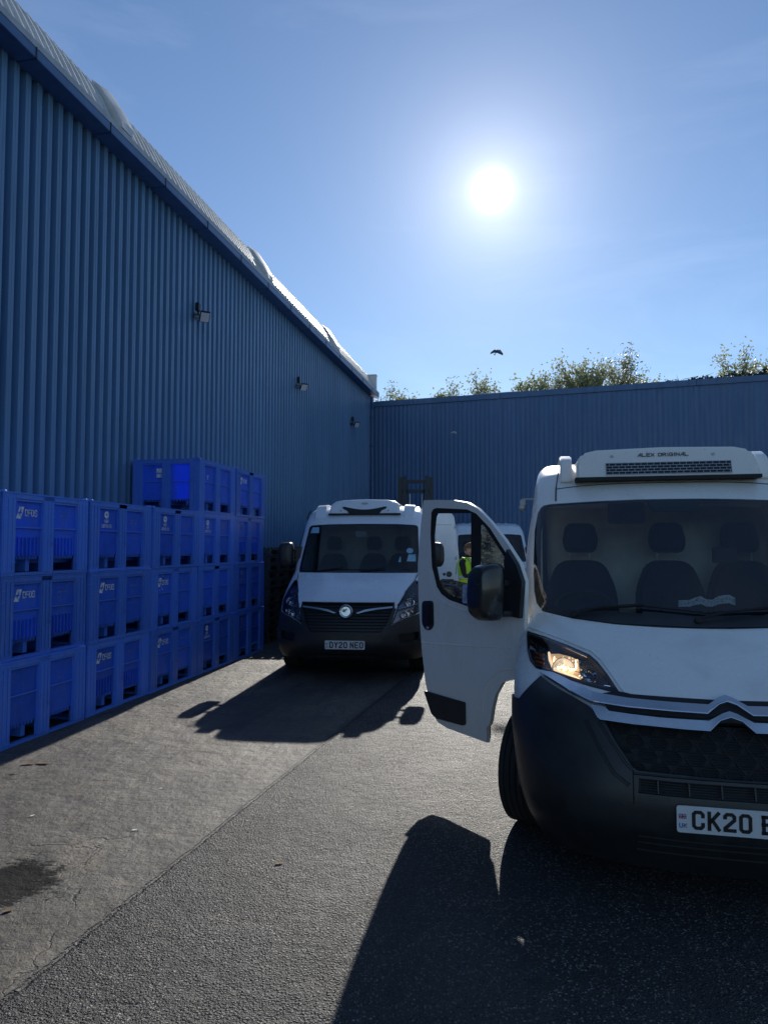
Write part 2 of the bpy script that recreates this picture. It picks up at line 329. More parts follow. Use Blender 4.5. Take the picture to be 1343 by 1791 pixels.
# ------------------------------------------------------------------ mesh helpers
class MB:
    def __init__(s): s.v = []; s.f = []; s.uv = None
    def add(s, vs, fs):
        n = len(s.v); s.v += [tuple(p) for p in vs]; s.f += [tuple(i+n for i in f) for f in fs]
    def box(s, x0, x1, y0, y1, z0, z1, M_=None):
        vs = [(x, y, z) for x in (x0, x1) for y in (y0, y1) for z in (z0, z1)]
        if M_ is not None: vs = [tuple(M_ @ Vector(p)) for p in vs]
        s.add(vs, [(0, 1, 3, 2), (4, 6, 7, 5), (0, 4, 5, 1), (2, 3, 7, 6), (0, 2, 6, 4), (1, 5, 7, 3)])
    def prism(s, pts, fn0, fn1):
        """closed 2D polygon swept from fn0(p) to fn1(p)"""
        n = len(pts); a = [fn0(p) for p in pts]; c = [fn1(p) for p in pts]
        s.add(a+c, [tuple(range(n))[::-1], tuple(range(n, 2*n))] + [(i, (i+1) % n, n+(i+1) % n, n+i) for i in range(n)])
    def tube(s, path, r, n=8, cap=True):
        path = [Vector(p) for p in path]; rs = r if isinstance(r, (list, tuple)) else [r]*len(path)
        rings = []; up = None
        for i, p in enumerate(path):
            t = (path[min(i+1, len(path)-1)]-path[max(i-1, 0)]).normalized()
            if up is None:
                up = Vector((0, 0, 1)) if abs(t.z) < .9 else Vector((1, 0, 0))
            a = t.cross(up).normalized(); bb = a.cross(t).normalized(); up = bb
            rings.append([p+(a*cos(2*pi*k/n)+bb*sin(2*pi*k/n))*rs[i] for k in range(n)])
        vs = [q for rg in rings for q in rg]; fs = []
        for i in range(len(path)-1):
            for k in range(n): fs.append((i*n+k, i*n+(k+1) % n, (i+1)*n+(k+1) % n, (i+1)*n+k))
        if cap: fs += [tuple(range(n))[::-1], tuple(range((len(path)-1)*n, len(path)*n))]
        s.add(vs, fs)
    def lathe(s, prof, c, axis, n=32, up=None):
        """prof: (r, h) list, turned about axis through c"""
        ax = Vector(axis).normalized(); u = Vector((0, 0, 1)) if abs(ax.z) < .9 else Vector((1, 0, 0))
        a = ax.cross(u).normalized(); bb = ax.cross(a).normalized(); c = Vector(c)
        vs = [c+ax*h+(a*cos(2*pi*k/n)+bb*sin(2*pi*k/n))*r for r, h in prof for k in range(n)]
        fs = [(i*n+k, i*n+(k+1) % n, (i+1)*n+(k+1) % n, (i+1)*n+k) for i in range(len(prof)-1) for k in range(n)]
        s.add(vs, fs)
    def build(s, name, m, parent=None, bevel=0, smooth=35, loc=None):
        me = bpy.data.meshes.new(name); me.from_pydata(s.v, [], s.f)
        bm = bmesh.new(); bm.from_mesh(me)
        if bevel:
            bmesh.ops.remove_doubles(bm, verts=bm.verts, dist=1e-5)
            es = [e for e in bm.edges if len(e.link_faces) == 2 and e.calc_face_angle(0) > .6]
            bmesh.ops.bevel(bm, geom=es, offset=bevel, segments=2, affect='EDGES', clamp_overlap=True)
        bmesh.ops.recalc_face_normals(bm, faces=bm.faces)
        bm.to_mesh(me); bm.free()
        if smooth:
            me.shade_smooth(); me.set_sharp_from_angle(angle=radians(smooth))
        me.materials.append(m)
        o = bpy.data.objects.new(name, me); COL.objects.link(o)
        if parent is not None: o.parent = parent
        if loc: o.location = loc
        return o
def tag(o, label=None, cat=None, group=None, kind=None):
    if label: o['label'] = label
    if cat: o['category'] = cat
    if group: o['group'] = group
    if kind: o['kind'] = kind
    return o
def empty(name, loc=(0, 0, 0), rz=0):
    o = bpy.data.objects.new(name, None); COL.objects.link(o); o.location = loc; o.rotation_euler = (0, 0, rz); o.empty_display_size = .2
    return o
def copy_tree(o, parent=None):
    c = o.copy(); COL.objects.link(c); c.parent = parent
    for ch in list(o.children): copy_tree(ch, c)
    return c
def interp(z, tab):
    if z <= tab[0][0]: return tab[0][1]
    for (a, b), (c, d) in zip(tab, tab[1:]):
        if z <= c: return b+(d-b)*(z-a)/(c-a)
    return tab[-1][1]
def sm(z, tab, w=.02):
    return sum(interp(z+k*w, tab) for k in (-2, -1, 0, 1, 2))/5
def inpoly(x, y, P):
    c = False; n = len(P); j = n-1
    for i in range(n):
        xi, yi = P[i]; xj, yj = P[j]
        if (yi > y) != (yj > y) and x < (xj-xi)*(y-yi)/(yj-yi)+xi: c = not c
        j = i
    return c
def densify(P, step):
    out = []
    for i in range(len(P)):
        a = P[i]; b = P[(i+1) % len(P)]; L = math.dist(a, b); n = max(1, int(L/step))
        for k in range(n): out.append((a[0]+(b[0]-a[0])*k/n, a[1]+(b[1]-a[1])*k/n))
    return out
def rounded(P, r, n=4):
    """round the corners of polygon P"""
    out = []; N = len(P)
    for i in range(N):
        p0, p, p1 = Vector(P[i-1]), Vector(P[i]), Vector(P[(i+1) % N])
        a, b = (p0-p), (p1-p); ra = min(r, a.length*.45, b.length*.45)
        A = p+a.normalized()*ra; B = p+b.normalized()*ra
        for k in range(n+1):
            t = k/n; q = A*(1-t)**2+p*2*t*(1-t)+B*t*t; out.append((q.x, q.y))
    return out
def cdt_patch(mb, outline, holes, step, fn, thick, flip=False):
    """fn(u,v,off)->3D. Triangulates the outline minus holes, gives it thickness behind."""
    loops = [densify(outline, step)]+[densify(h, step) for h in holes]
    pts = []; edges = []
    for L in loops:
        n = len(pts); pts += L; edges += [(n+i, n+(i+1) % len(L)) for i in range(len(L))]
    us = [p[0] for p in loops[0]]; vs = [p[1] for p in loops[0]]
    nu = max(2, int((max(us)-min(us))/step)); nv = max(2, int((max(vs)-min(vs))/step))
    bl = [(p, L) for L in loops for p in L]
    cell = {}
    for p in pts: cell.setdefault((int(p[0]//step), int(p[1]//step)), []).append(p)
    for i in range(nu+1):
        for j in range(nv+1):
            u = min(us)+(max(us)-min(us))*i/nu; v = min(vs)+(max(vs)-min(vs))*j/nv
            if not inpoly(u, v, loops[0]) or any(inpoly(u, v, h) for h in loops[1:]): continue
            ci, cj = int(u//step), int(v//step); near = False
            for a in (-1, 0, 1):
                for b in (-1, 0, 1):
                    for q in cell.get((ci+a, cj+b), ()):
                        if math.dist(q, (u, v)) < step*.45: near = True
            if not near: pts.append((u, v))
    vo, eo, fo, *_ = delaunay_2d_cdt([Vector(p) for p in pts], edges, [], 0, 1e-7)
    tris = []
    for f in fo:
        cx = sum(vo[i].x for i in f)/3; cy = sum(vo[i].y for i in f)/3
        if inpoly(cx, cy, loops[0]) and not any(inpoly(cx, cy, h) for h in loops[1:]):
            a, b, c = (vo[i] for i in f)
            if (b-a).cross(c-a) < 0: f = list(f)[::-1]
            tris.append(tuple(f))
    used = sorted({i for f in tris for i in f}); idx = {k: i for i, k in enumerate(used)}
    front = [fn(vo[k].x, vo[k].y, 0) for k in used]
    tr = [tuple(idx[i] for i in f) for f in tris]
    if thick:
        back = [fn(vo[k].x, vo[k].y, -thick) for k in used]; n = len(used)
        cnt = {}
        for f in tr:
            for i in range(3):
                e = (f[i], f[(i+1) % 3]); cnt[e] = 1
        side = [(b_, a_, n+a_, n+b_) for (a_, b_) in cnt if (b_, a_) not in cnt]
        mb.add(front+back, tr+[tuple(n+i for i in f)[::-1] for f in tr]+side)
    else: mb.add(front, tr)

# ------------------------------------------------------------------ stroke lettering (grid 4 wide, 7 high)
G = {
 'A': [[(0, 0), (0, 4.8), (1.2, 7), (2.8, 7), (4, 4.8), (4, 0)], [(0, 2.6), (4, 2.6)]],
 'B': [[(.2, 0), (.2, 7)], [(0, 7), (3.2, 7), (3.8, 6.3), (3.8, 4.4), (3.2, 3.7), (0, 3.7)], [(3.2, 3.7), (4, 3), (4, .8), (3.2, 0), (0, 0)]],
 'C': [[(4, 5.3), (4, 6.1), (3.1, 7), (.9, 7), (0, 6.1), (0, .9), (.9, 0), (3.1, 0), (4, .9), (4, 1.7)]],
 'D': [[(0, 0), (0, 7), (2.9, 7), (4, 5.9), (4, 1.1), (2.9, 0), (0, 0)]],
 'E': [[(4, 7), (0, 7), (0, 0), (4, 0)], [(0, 3.6), (3.4, 3.6)]],
 'F': [[(4, 7), (0, 7), (0, 0)], [(0, 3.5), (3.4, 3.5)]],
 'G': [[(4, 5.6), (4, 6.1), (3.1, 7), (.9, 7), (0, 6.1), (0, .9), (.9, 0), (4, 0), (4, 3.3), (2.2, 3.3)]],
 'H': [[(0, 0), (0, 7)], [(4, 0), (4, 7)], [(0, 3.5), (4, 3.5)]],
 'I': [[(2, 0), (2, 7)]],
 'K': [[(0, 0), (0, 7)], [(3.9, 7), (.4, 3)], [(1.3, 4.0), (4, 0)]],
 'L': [[(0, 7), (0, 0), (4, 0)]],
 'N': [[(0, 0), (0, 7)], [(.1, 6.6), (3.9, .4)], [(4, 0), (4, 7)]],
 'O': [[(.9, 0), (0, .9), (0, 6.1), (.9, 7), (3.1, 7), (4, 6.1), (4, .9), (3.1, 0), (.9, 0)]],
 'R': [[(0, 0), (0, 7), (3.2, 7), (4, 6.2), (4, 4.1), (3.2, 3.3), (0, 3.3)], [(2.2, 3.3), (4, 0)]],
 'S': [[(4, 5.6), (4, 6.2), (3.2, 7), (.8, 7), (0, 6.2), (0, 4.4), (.8, 3.6), (3.2, 3.6), (4, 2.8), (4, .8), (3.2, 0), (.8, 0), (0, .8), (0, 1.4)]],
 'T': [[(0, 7), (4, 7)], [(2, 7), (2, 0)]],
 'U': [[(0, 7), (0, .9), (.9, 0), (3.1, 0), (4, .9), (4, 7)]],
 'X': [[(0, 0), (4, 7)], [(0, 7), (4, 0)]],
 'Y': [[(0, 7), (2, 3.4), (4, 7)], [(2, 3.4), (2, 0)]],
 '0': [[(.9, 0), (0, .9), (0, 6.1), (.9, 7), (3.1, 7), (4, 6.1), (4, .9), (3.1, 0), (.9, 0)]],
 '2': [[(0, 5.6), (0, 6.1), (.9, 7), (3.1, 7), (4, 6.1), (4, 4.6), (0, .9), (0, 0), (4, 0)]],
 'a': [[(0, 0), (3.2, 7), (4, 7), (4, 0)], [(2.6, 2.4), (4, 2.4)]],   # open wide display capital
}
def strokes(mb, text, x, z, w, h, gap, sw, fn, th=.0015, slant=0, space=None):
    """writes text with its lower left at (x,z); fn(u,v,off)->3D"""
    for ch in text:
        if ch == ' ': x += (space if space is not None else w+gap); continue
        for pl in G[ch]:
            P = [Vector((x+p[0]/4*w+slant*p[1]/7*h, z+p[1]/7*h)) for p in pl]
            closed = (P[0]-P[-1]).length < 1e-6
            if closed: P = P[:-1]
            L = []; R = []; n = len(P)
            for i in range(n):
                a = P[i-1] if (i > 0 or closed) else None; b = P[(i+1) % n] if (i < n-1 or closed) else None
                d1 = (P[i]-a).normalized() if a is not None else None; d2 = (b-P[i]).normalized() if b is not None else None
                if d1 is None: t = d2; k = 1; ext = -d2*sw/2*0
                elif d2 is None: t = d1; k = 1
                else:
                    t = (d1+d2); t = t.normalized() if t.length > 1e-4 else d1
                    k = 1/max(.45, t.dot(d1))
                nn = Vector((-t.y, t.x))*sw/2*k
                q = P[i].copy()
                if not closed and i == 0: q -= d2*sw/2
                if not closed and i == n-1: q += d1*sw/2
                L.append(q+nn); R.append(q-nn)
            m = n if closed else n-1
            vs = [fn(p.x, p.y, th) for p in L]+[fn(p.x, p.y, th) for p in R]
            mb.add(vs, [(i, (i+1) % n, n+(i+1) % n, n+i) for i in range(m)])
        x += w+gap
    return x

# ================================================================== GROUND
mb = MB(); mb.add([(-300, -300, 0), (300, -300, 0), (300, 300, 0), (-300, 300, 0)], [(0, 1, 2, 3)])
g = mb.build('ground', M['ground'], smooth=0); tag(g, 'worn grey yard of concrete and coarse asphalt with a long seam', None, None, 'structure')

# ================================================================== WAREHOUSE ON THE LEFT
AZ = radians(11.6)
def trap(mb, t0, t1, pitch, depth, z0, z1, fn, crown=.44, slope=.09):
    """trapezoidal ribbed sheet along t; fn(t, out, z)"""
    prof = []; t = t0
    while t < t1:
        prof += [(t, 0), (t+pitch*(1-crown-2*slope), 0), (t+pitch*(1-crown-slope), depth), (t+pitch*(1-crown-slope)+pitch*crown*.42, depth), (t+pitch*(1-crown-slope)+pitch*crown*.5, depth-.004), (t+pitch*(1-crown-slope)+pitch*crown*.58, depth), (t+pitch*(1-slope), depth)]
        t += pitch
    prof.append((t1, 0))
    n = len(prof); zs = z0 if isinstance(z0, list) else [z0, z1]
    vs = [fn(p[0], p[1], z) for z in zs for p in prof]
    mb.add(vs, [(j*n+i, j*n+i+1, (j+1)*n+i+1, (j+1)*n+i) for j in range(len(zs)-1) for i in range(n-1)])
DW = 5.42; DZ = -.36
wh = empty('warehouse', (-DW*cos(AZ), DW*sin(AZ), 0), -AZ)
tag(wh, 'tall blue ribbed metal warehouse with pale curved roof edge along the left side', 'warehouse')
mb = MB(); trap(mb, -6, 24.15, .185, .078, [0.0, 3.6, 7.02], None, lambda t, o, z: (o-.068, t, z)); mb.build('cladding', M['clad'], wh, smooth=0)
mb = MB(); mb.box(-.2, -.08, -6, 24.15, 0, 6.9); mb.box(-9, -.2, 24.0, 24.15, 0, 6.9); mb.build('inner_wall', M['clad_trim'], wh, smooth=0)
mb = MB()
t = -6.0
while t < 24.2:
    mb.box(-.03, .26, t, min(t+1.385, 24.3), 7.335, 7.45); t += 1.39
mb.box(-.02, .255, -6, 24.3, 7.342, 7.44)
mb.build('gutter', M['clad_trim'], wh, bevel=.006, loc=(0, 0, DZ))
mb = MB()
t = 0.95
while t < 24.2:
    mb = MB(); mb.box(.250, .268, t+1.375, t+1.39, 7.328, 7.46); mb.build('gutter_joint', M['dark'], wh, loc=(0, 0, DZ)); t += 1.39
mb = MB(); mb.prism([(.263, 7.452), (.263, 7.53), (.242, 7.545), (.18, 7.545), (.18, 7.452)], lambda p: (p[0], -6, p[1]), lambda p: (p[0], 24.3, p[1])); mb.build('gutter_lip', M['fascia'], wh, loc=(0, 0, DZ))
# roof sheet: curved ribbed eave then shallow slope
mb = MB()
prof = [(.20, 7.50), (.10, 7.70), (.0, 7.90), (-.10, 8.07), (-.22, 8.22), (-.42, 8.36), (-.8, 8.48), (-9, 9.9)]
rp = []; t = -6.0
while t < 24.2:
    rp += [(t, 0), (t+.10, 0), (t+.115, .022), (t+.145, .022), (t+.16, 0)]; t += .16
n = len(rp)
vs = []
for i, (x, z) in enumerate(prof):
    a, b = prof[max(i-1, 0)], prof[min(i+1, len(prof)-1)]; d = Vector((b[0]-a[0], b[1]-a[1])).normalized(); nx, nz = d.y, -d.x
    vs += [(x+nx*q, tt_, z+nz*q) for tt_, q in rp]
mb.add(vs, [(j*n+i, j*n+i+1, (j+1)*n+i+1, (j+1)*n+i) for j in range(len(prof)-1) for i in range(n-1)])
mb.build('roof', M['roofmetal'], wh, smooth=0, loc=(0, 0, DZ))
def gusset(t0, w=.26, big=1.0):
    mb = MB()
    a = [(.27, 7.545), (.25, 7.64), (.12, 7.86), (-.08, 8.16), (-.2, 8.26), (-.12, 8.0), (.12, 7.55)]
    c = [(.262, 7.545), (.255, 7.66), (.15, 7.88), (-.05, 8.18), (-.2, 8.29), (-.26, 8.1), (.12, 7.55)]
    n = len(a)
    def P(pts, t): return [(p[0], t, 7.5+(p[1]-7.5)*(1 if pts is a else big)) for p in pts]
    L = [P(a, t0-w), P(c, t0-.12), P(c, t0)]
    mb.add(sum(L, []), [tuple(range(n))[::-1], tuple(range(2*n, 3*n))]+[(j*n+i, j*n+(i+1) % n, (j+1)*n+(i+1) % n, (j+1)*n+i) for j in range(2) for i in range(n)])
    return mb
for t0 in (8.40, 13.7, 19.0): gusset(t0).build('roof_flashing', M['roofmetal'], wh, smooth=20, loc=(0, 0, DZ))
mb = MB(); mb.box(-.25, .20, 24.0, 24.2, 7.55, 8.08); mb.box(-.28, .22, 23.98, 24.22, 8.08, 8.12); mb.build('verge_cap', M['roofmetal'], wh, bevel=.01, loc=(0, 0, DZ))
# corner downpipe
mb = MB(); mb.tube([(.12, 23.75, 6.92), (.12, 23.75, 6.7), (.10, 23.9, 6.5), (.10, 23.9, 4.0)], .05, 10); mb.tube([(.10, 23.9, 4.02), (.10, 23.9, .1)], .06, 10)
for z in (6.2, 5.2, 4.0, 3.0, 1.4): mb.box(.02, .17, 23.83, 23.97, z, z+.05)
mb.build('downpipe', M['clad_trim'], wh)

def floodlight(t, label, small=False):
    p = (-DW*cos(AZ)+t*sin(AZ)+.045*cos(AZ), DW*sin(AZ)+t*cos(AZ)-.045*sin(AZ), 5.52)
    r = empty('floodlight', p, -AZ); r.scale = (.66, .66, .66); tag(r, label, 'floodlight', 'floodlights on the warehouse wall')
    mb = MB(); mb.box(0, .10, -.06, .06, .14, .34); mb.box(.02, .085, -.045, .045, .335, .36); mb.build('junction_box', M['dark'], r, bevel=.008)
    mb = MB(); mb.tube([(.01, -.12, .0), (.10, -.12, .02), (.15, -.09, -.02)], .012, 6); mb.tube([(.01, .12, .0), (.10, .12, .02), (.15, .09, -.02)], .012, 6); mb.tube([(.05, 0, .15), (.08, 0, .05), (.14, 0, -.02)], .014, 6)
    mb.box(0, .02, -.14, .14, -.06, .08); mb.build('bracket', M['dark'], r)
    T = Matrix.Translation((.27, -.06, -.04)) @ Vector((.42, -.55, -.72)).to_track_quat('-Z', 'X').to_matrix().to_4x4()
    mb = MB(); mb.box(-.14, .14, -.12, .12, -.02, .045, T)
    for k in range(6): mb.box(-.11, .11, -.09+k*.036, -.082+k*.036, .045, .07, T)
    h = mb.build('lamp_head', M['dark'], r, bevel=.006)
    mb = MB(); mb.box(-.125, .125, -.105, .105, -.026, -.019, T); mb.build('lamp_glass', M['plate'], h)
    return r
floodlight(10.72, 'nearest black floodlight on the blue left wall, above the stacked bins')
floodlight(15.95, 'middle floodlight of the three on the blue left wall')
floodlight(21.2, 'farthest floodlight on the left wall, close to the building corner')

# ================================================================== BACK BUILDING
bd = Vector((.948, -.319)).normalized(); baz = math.atan2(bd.x, bd.y)
bb = empty('back_warehouse', (-.39, 24.9, 0), math.atan2(bd.y, bd.x)); tag(bb, 'low dark blue ribbed metal building closing the back of the yard', 'warehouse')
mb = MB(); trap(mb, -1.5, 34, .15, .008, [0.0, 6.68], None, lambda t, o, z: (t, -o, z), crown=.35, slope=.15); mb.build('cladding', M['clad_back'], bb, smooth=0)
mb = MB(); mb.box(-1.5, 34, .01, .3, 0, 6.66); mb.box(33.7, 34, .3, 9, 0, 6.66); mb.build('inner_wall', M['clad_trim'], bb, smooth=0)
mb = MB()
t = -1.5
while t < 34: mb.box(t, t+2.995, -.055, .35, 6.66, 6.85); t += 3
mb.build('coping', M['clad_back'], bb, bevel=.01)
mb = MB(); mb.add([(-1.5, .35, 6.81), (34, .35, 6.81), (34, 9, 7.4), (-1.5, 9, 7.4)], [(0, 1, 2, 3)]); mb.build('roof', M['roofmetal'], bb, smooth=0)
mb = MB(); mb.box(3.9, 5.1, .0, .5, 6.853, 6.88); mb.build('roof_light', M['paper'], bb)

# ================================================================== BINS
BH = .725
def bin_parts(root, grille):
    PW, CW = .17, .15; PN = (1.2-2*PW-CW)/2
    cols = [(0, PW), (PW+PN, PW+PN+CW), (1.2-PW, 1.2)]
    pans = [(PW, PW+PN), (PW+PN+CW, 1.2-PW)]
    # side frames. long faces at x=0 and x=-1; ends at y=0 and y=1.2 (1.0 m wide)
    fr = MB(); pn = []; rn = MB(); tb = MB()
    def face(L, mapf):
        pw, cw = (.17, .15) if L > 1.1 else (.15, .12)
        pl = (L-2*pw-cw)/2
        cs = [(0, pw), (pw+pl, pw+pl+cw), (L-pw, L)]; ps = [(pw, pw+pl), (pw+pl+cw, L-pw)]
        def bx(m, u0, u1, o0, o1, z0, z1):
            vs = [mapf(u, o, z) for u in (u0, u1) for o in (o0, o1) for z in (z0, z1)]
            m.add(vs, [(0, 1, 3, 2), (4, 6, 7, 5), (0, 4, 5, 1), (2, 3, 7, 6), (0, 2, 6, 4), (1, 5, 7, 3)])
        for i, (a, b) in enumerate(cs):
            a2, b2 = a+(.003 if i == 0 else 0), b-(.003 if i == 2 else 0)
            bx(fr, a2, b2, -.05, -.004, .03, BH-.012)
            w = b-a                                     # raised flutes down each post
            for q in (.18, .5, .82): bx(fr, a+w*q-.014, a+w*q+.014, -.006, 0.0, .05, BH-.05)
        bx(fr, pw-.002, L-pw+.002, -.035, -.004, BH-.055, BH-.006)    # top rim
        bx(fr, .004, L-.004, -.06, 0.002, BH-.014, BH)
        for a, b in ps:
            bx(fr, a-.001, b+.001, -.034, -.016, .415, .427)      # mid rib
            bx(fr, a-.001, b+.001, -.034, -.012, BH-.075, BH-.056)
            zt = .17
            m = MB()
            if grille:
                bx(m, a, b, -.042, -.036, .335, BH-.06)
                k = a+.012
                bx(m, a, b, -.047, -.043, zt, .336)
                while k < b-.02: bx(m, k, k+.012, -.0425, -.026, zt, .335); k += .05
            else:
                bx(m, a, b, -.042, -.036, zt, BH-.06)
            pn.append(m)
            k = a+.008
            while k < b-.012: bx(fr, k, k+.008, -.06, -.03, zt-.03, zt+.004); k += .042
        for a, b in ps: bx(rn, a-.002, b+.002, -.05, -.004, 0.002, .028)
        for a, b in cs: bx(rn, a+.004, b-.004, -.06, -.006, 0.0, .031)
    face(1.2, lambda u, o, z: (o, u, z))
    face(1.2, lambda u, o, z: (-1-o, 1.2-u, z))
    face(1.0, lambda u, o, z: (-1+u, -o, z))
    face(1.0, lambda u, o, z: (-u, 1.2+o, z))
    for x in (-.035, -.965):
        for y in (.035, 1.165): fr.lathe([(0, BH+.014), (.03, BH+.013), (.035, BH), (.035, BH-.02)], (x, y, 0), (0, 0, 1), 12)
    fl = MB(); fl.box(-.95, -.05, .05, 1.15, .17, .185)
    for x in (-.92, -.62, -.48, -.22): fl.box(x, x+.03, .06, 1.14, .10, .17)
    for y in (.42, .75): fl.box(-.9, -.1, y, y+.05, .03, .17)
    fr.build('frame', M['bin'], root, bevel=.004)
    for m in pn: m.build('side_panel', M['bin_panel'], root, smooth=0)
    fl.build('bin_floor', M['bin'], root, smooth=0)
    rn.build('runner', M['bin'], root, smooth=0)
protoA = empty('plastic_bin'); bin_parts(protoA, True)
protoB = empty('plastic_bin'); bin_parts(protoB, False)
def logo_fn(u, z, o): return (-.034+o, u, z)
def add_logo(root, kind, faint=False):
    m = M['logo_faint'] if faint else M['logo']
    mb = MB()
    if kind in ('dfds', 'torn'):
        sl = .04; x0, z0 = .205, .50; q = [(x0, z0), (x0+.062, z0), (x0+.062+sl, z0+.105), (x0+sl, z0+.105)]
        cx, cz = x0+.051, z0+.052; hole = []
        # parallelogram mark with a small cross left blue in it
        s, k = .024, .0075
        cr = [(-k, -s), (k, -s), (k, -k), (s, -k), (s, k), (k, k), (k, s), (-k, s), (-k, k), (-s, k), (-s, -k), (-k, -k)]
        hole = [(cx+a+b*.3, cz+b) for a, b in cr]
        cdt_patch(mb, q, [hole], .05, lambda u, v, o: logo_fn(u, v, o), 0)
        if kind == 'dfds': strokes(mb, 'DFDS', x0+.115, z0+.028, .029, .052, .011, .009, logo_fn)
        else:
            strokes(mb, 'DFDS', x0+.105, z0+.022, .029, .052, .011, .009, logo_fn)
            for (a, b, w, h) in ((.19, .455, .03, .018), (.25, .452, .022, .014), (.31, .458, .035, .012), (.31, .62, .04, .012), (.29, .475, .012, .02)):
                mb.add([logo_fn(a, b, .001), logo_fn(a+w, b+.006, .001), logo_fn(a+w*.8, b+h, .001), logo_fn(a+.003, b+h*.8, .001)], [(0, 1, 2, 3)])
    elif kind == 'hsf':
        cx, cz, R_ = .335, .59, .040; ring = [(cx+R_*cos(2*pi*k/24), cz+R_*sin(2*pi*k/24)) for k in range(24)]
        hole = [(cx+.002+.012*cos(2*pi*k/5)*(1 if k % 2 else .8), cz+.004+.016*sin(2*pi*k/5)) for k in range(5)]
        cdt_patch(mb, ring, [hole], .05, lambda u, v, o: logo_fn(u, v, o), 0)
        strokes(mb, 'HSF', .295, .508, .019, .030, .009, .006, logo_fn, slant=.008)
        strokes(mb, 'LOGISTICS', .245, .458, .0145, .030, .006, .0055, logo_fn)
    elif kind == 'mark':
        strokes(mb, 'Y', .30, .47, .03, .05, .01, .014, logo_fn)
    o = mb.build('logo', m, root, smooth=0)
    if kind in ('dfds', 'torn', 'hsf'):
        mb = MB(); random.seed(hash(kind) % 5)
        for r_ in range(1 if kind == 'dfds' else 2):
            x = .80
            while x < .92: w = .006+random.random()*.008; mb.add([logo_fn(x, .545-r_*.03, .001), logo_fn(x+w, .545-r_*.03, .001), logo_fn(x+w, .556-r_*.03, .001), logo_fn(x, .556-r_*.03, .001)], [(0, 1, 2, 3)]); x += w+.003
        mb.build('serial_mark', M['logo_faint'], root, smooth=0)
layout = [  # stack, level, grille, logo, faint, label
 (0, 2, 1, 'dfds', 0, 'top bin of the nearest stack, white slanted cross logo and slatted lower panels'),
 (0, 1, 1, 'dfds', 0, 'middle bin of the nearest stack, under the slatted top bin at the left edge'),
 (0, 0, 0, None, 0, 'plain bottom bin without a logo at the foot of the nearest stack'),
 (1, 2, 0, 'hsf', 0, 'top bin of the second stack from the left, round logo over the word LOGISTICS'),
 (1, 1, 0, 'dfds', 0, 'middle bin of the second stack from the left, reading DFDS'),
 (1, 0, 1, 'dfds', 0, 'bottom bin of the second stack, reading DFDS over slatted lower panels'),
 (2, 2, 0, 'hsf', 0, 'top bin of the third stack, just left of the taller stacks'),
 (2, 1, 0, 'torn', 0, 'middle bin of the third stack with a scuffed and torn DFDS logo'),
 (2, 0, 0, 'dfds', 0, 'bottom bin of the third stack from the left'),
 (3, 3, 0, 'mark', 0, 'topmost bin of the fourth stack, sun glowing through its end and a pale sticker'),
 (3, 2, 0, 'hsf', 0, 'third bin up in the fourth stack, directly under the glowing bin'),
 (3, 1, 0, None, 0, 'second bin up in the fourth stack, plain with no logo'),
 (3, 0, 0, 'hsf', 0, 'bottom bin of the fourth stack, with the round LOGISTICS logo near the ground'),
 (4, 3, 0, 'dfds', 0, 'topmost bin of the farthest stack, nearest the parked van'),
 (4, 2, 1, 'dfds', 1, 'third bin up in the farthest stack, worn DFDS logo'),
 (4, 1, 1, 'hsf', 1, 'second bin up in the farthest stack, faded logo and bright scraped edges'),
 (4, 0, 0, 'hsf', 1, 'bottom bin of the farthest stack, beside the black pallets'),
 (-1, 2, 0, None, 0, 'top bin of the stack cut off by the left edge of the picture'),
 (-1, 1, 0, None, 0, 'middle bin of the stack cut off by the left edge of the picture'),
 (-1, 0, 0, None, 0, 'bottom bin of the stack cut off by the left edge of the picture'),
]
DB = 4.345
usedp = {}
for i, (k, lv, gr, lg, ft, lab) in enumerate(layout):
    rr = random.Random(100+i)
    pr = protoA if gr else protoB
    r = pr if pr not in usedp else copy_tree(pr)
    if pr not in usedp:
        usedp[pr] = 1
    r['_new'] = 1
    t0 = 5.214+1.209*k+(rr.random()-.5)*.016+(-.03 if (k, lv) == (0, 0) else 0)
    off = (rr.random()-.5)*.03+(.012 if (k, lv) == (0, 0) else 0)
    r.location = (-DB*cos(AZ)+t0*sin(AZ)+off*cos(AZ), DB*sin(AZ)+t0*cos(AZ)-off*sin(AZ), lv*(BH+.002)+.002)
    r.rotation_euler = (0, 0, -AZ+radians((rr.random()-.5)*.7))
    del r['_new']
    tag(r, lab, 'plastic bin', 'blue plastic bins stacked along the warehouse')
    layout[i] = (r, lg, ft, k, lv)
for r, lg, ft, k, lv in layout:
    if lg: add_logo(r, lg, ft)
    if (k, lv) == (3, 3):
        mb = MB()
        for a, b, c, d in ((-.66, -.55, .545, .60), (-.66, -.55, .478, .53)):
            mb.add([(a, .033, c), (b, .033, c), (b, .033, d), (a+.012, .033, d)], [(0, 1, 2, 3)])
        mb.build('label_sticker', M['logo'], r, smooth=0)

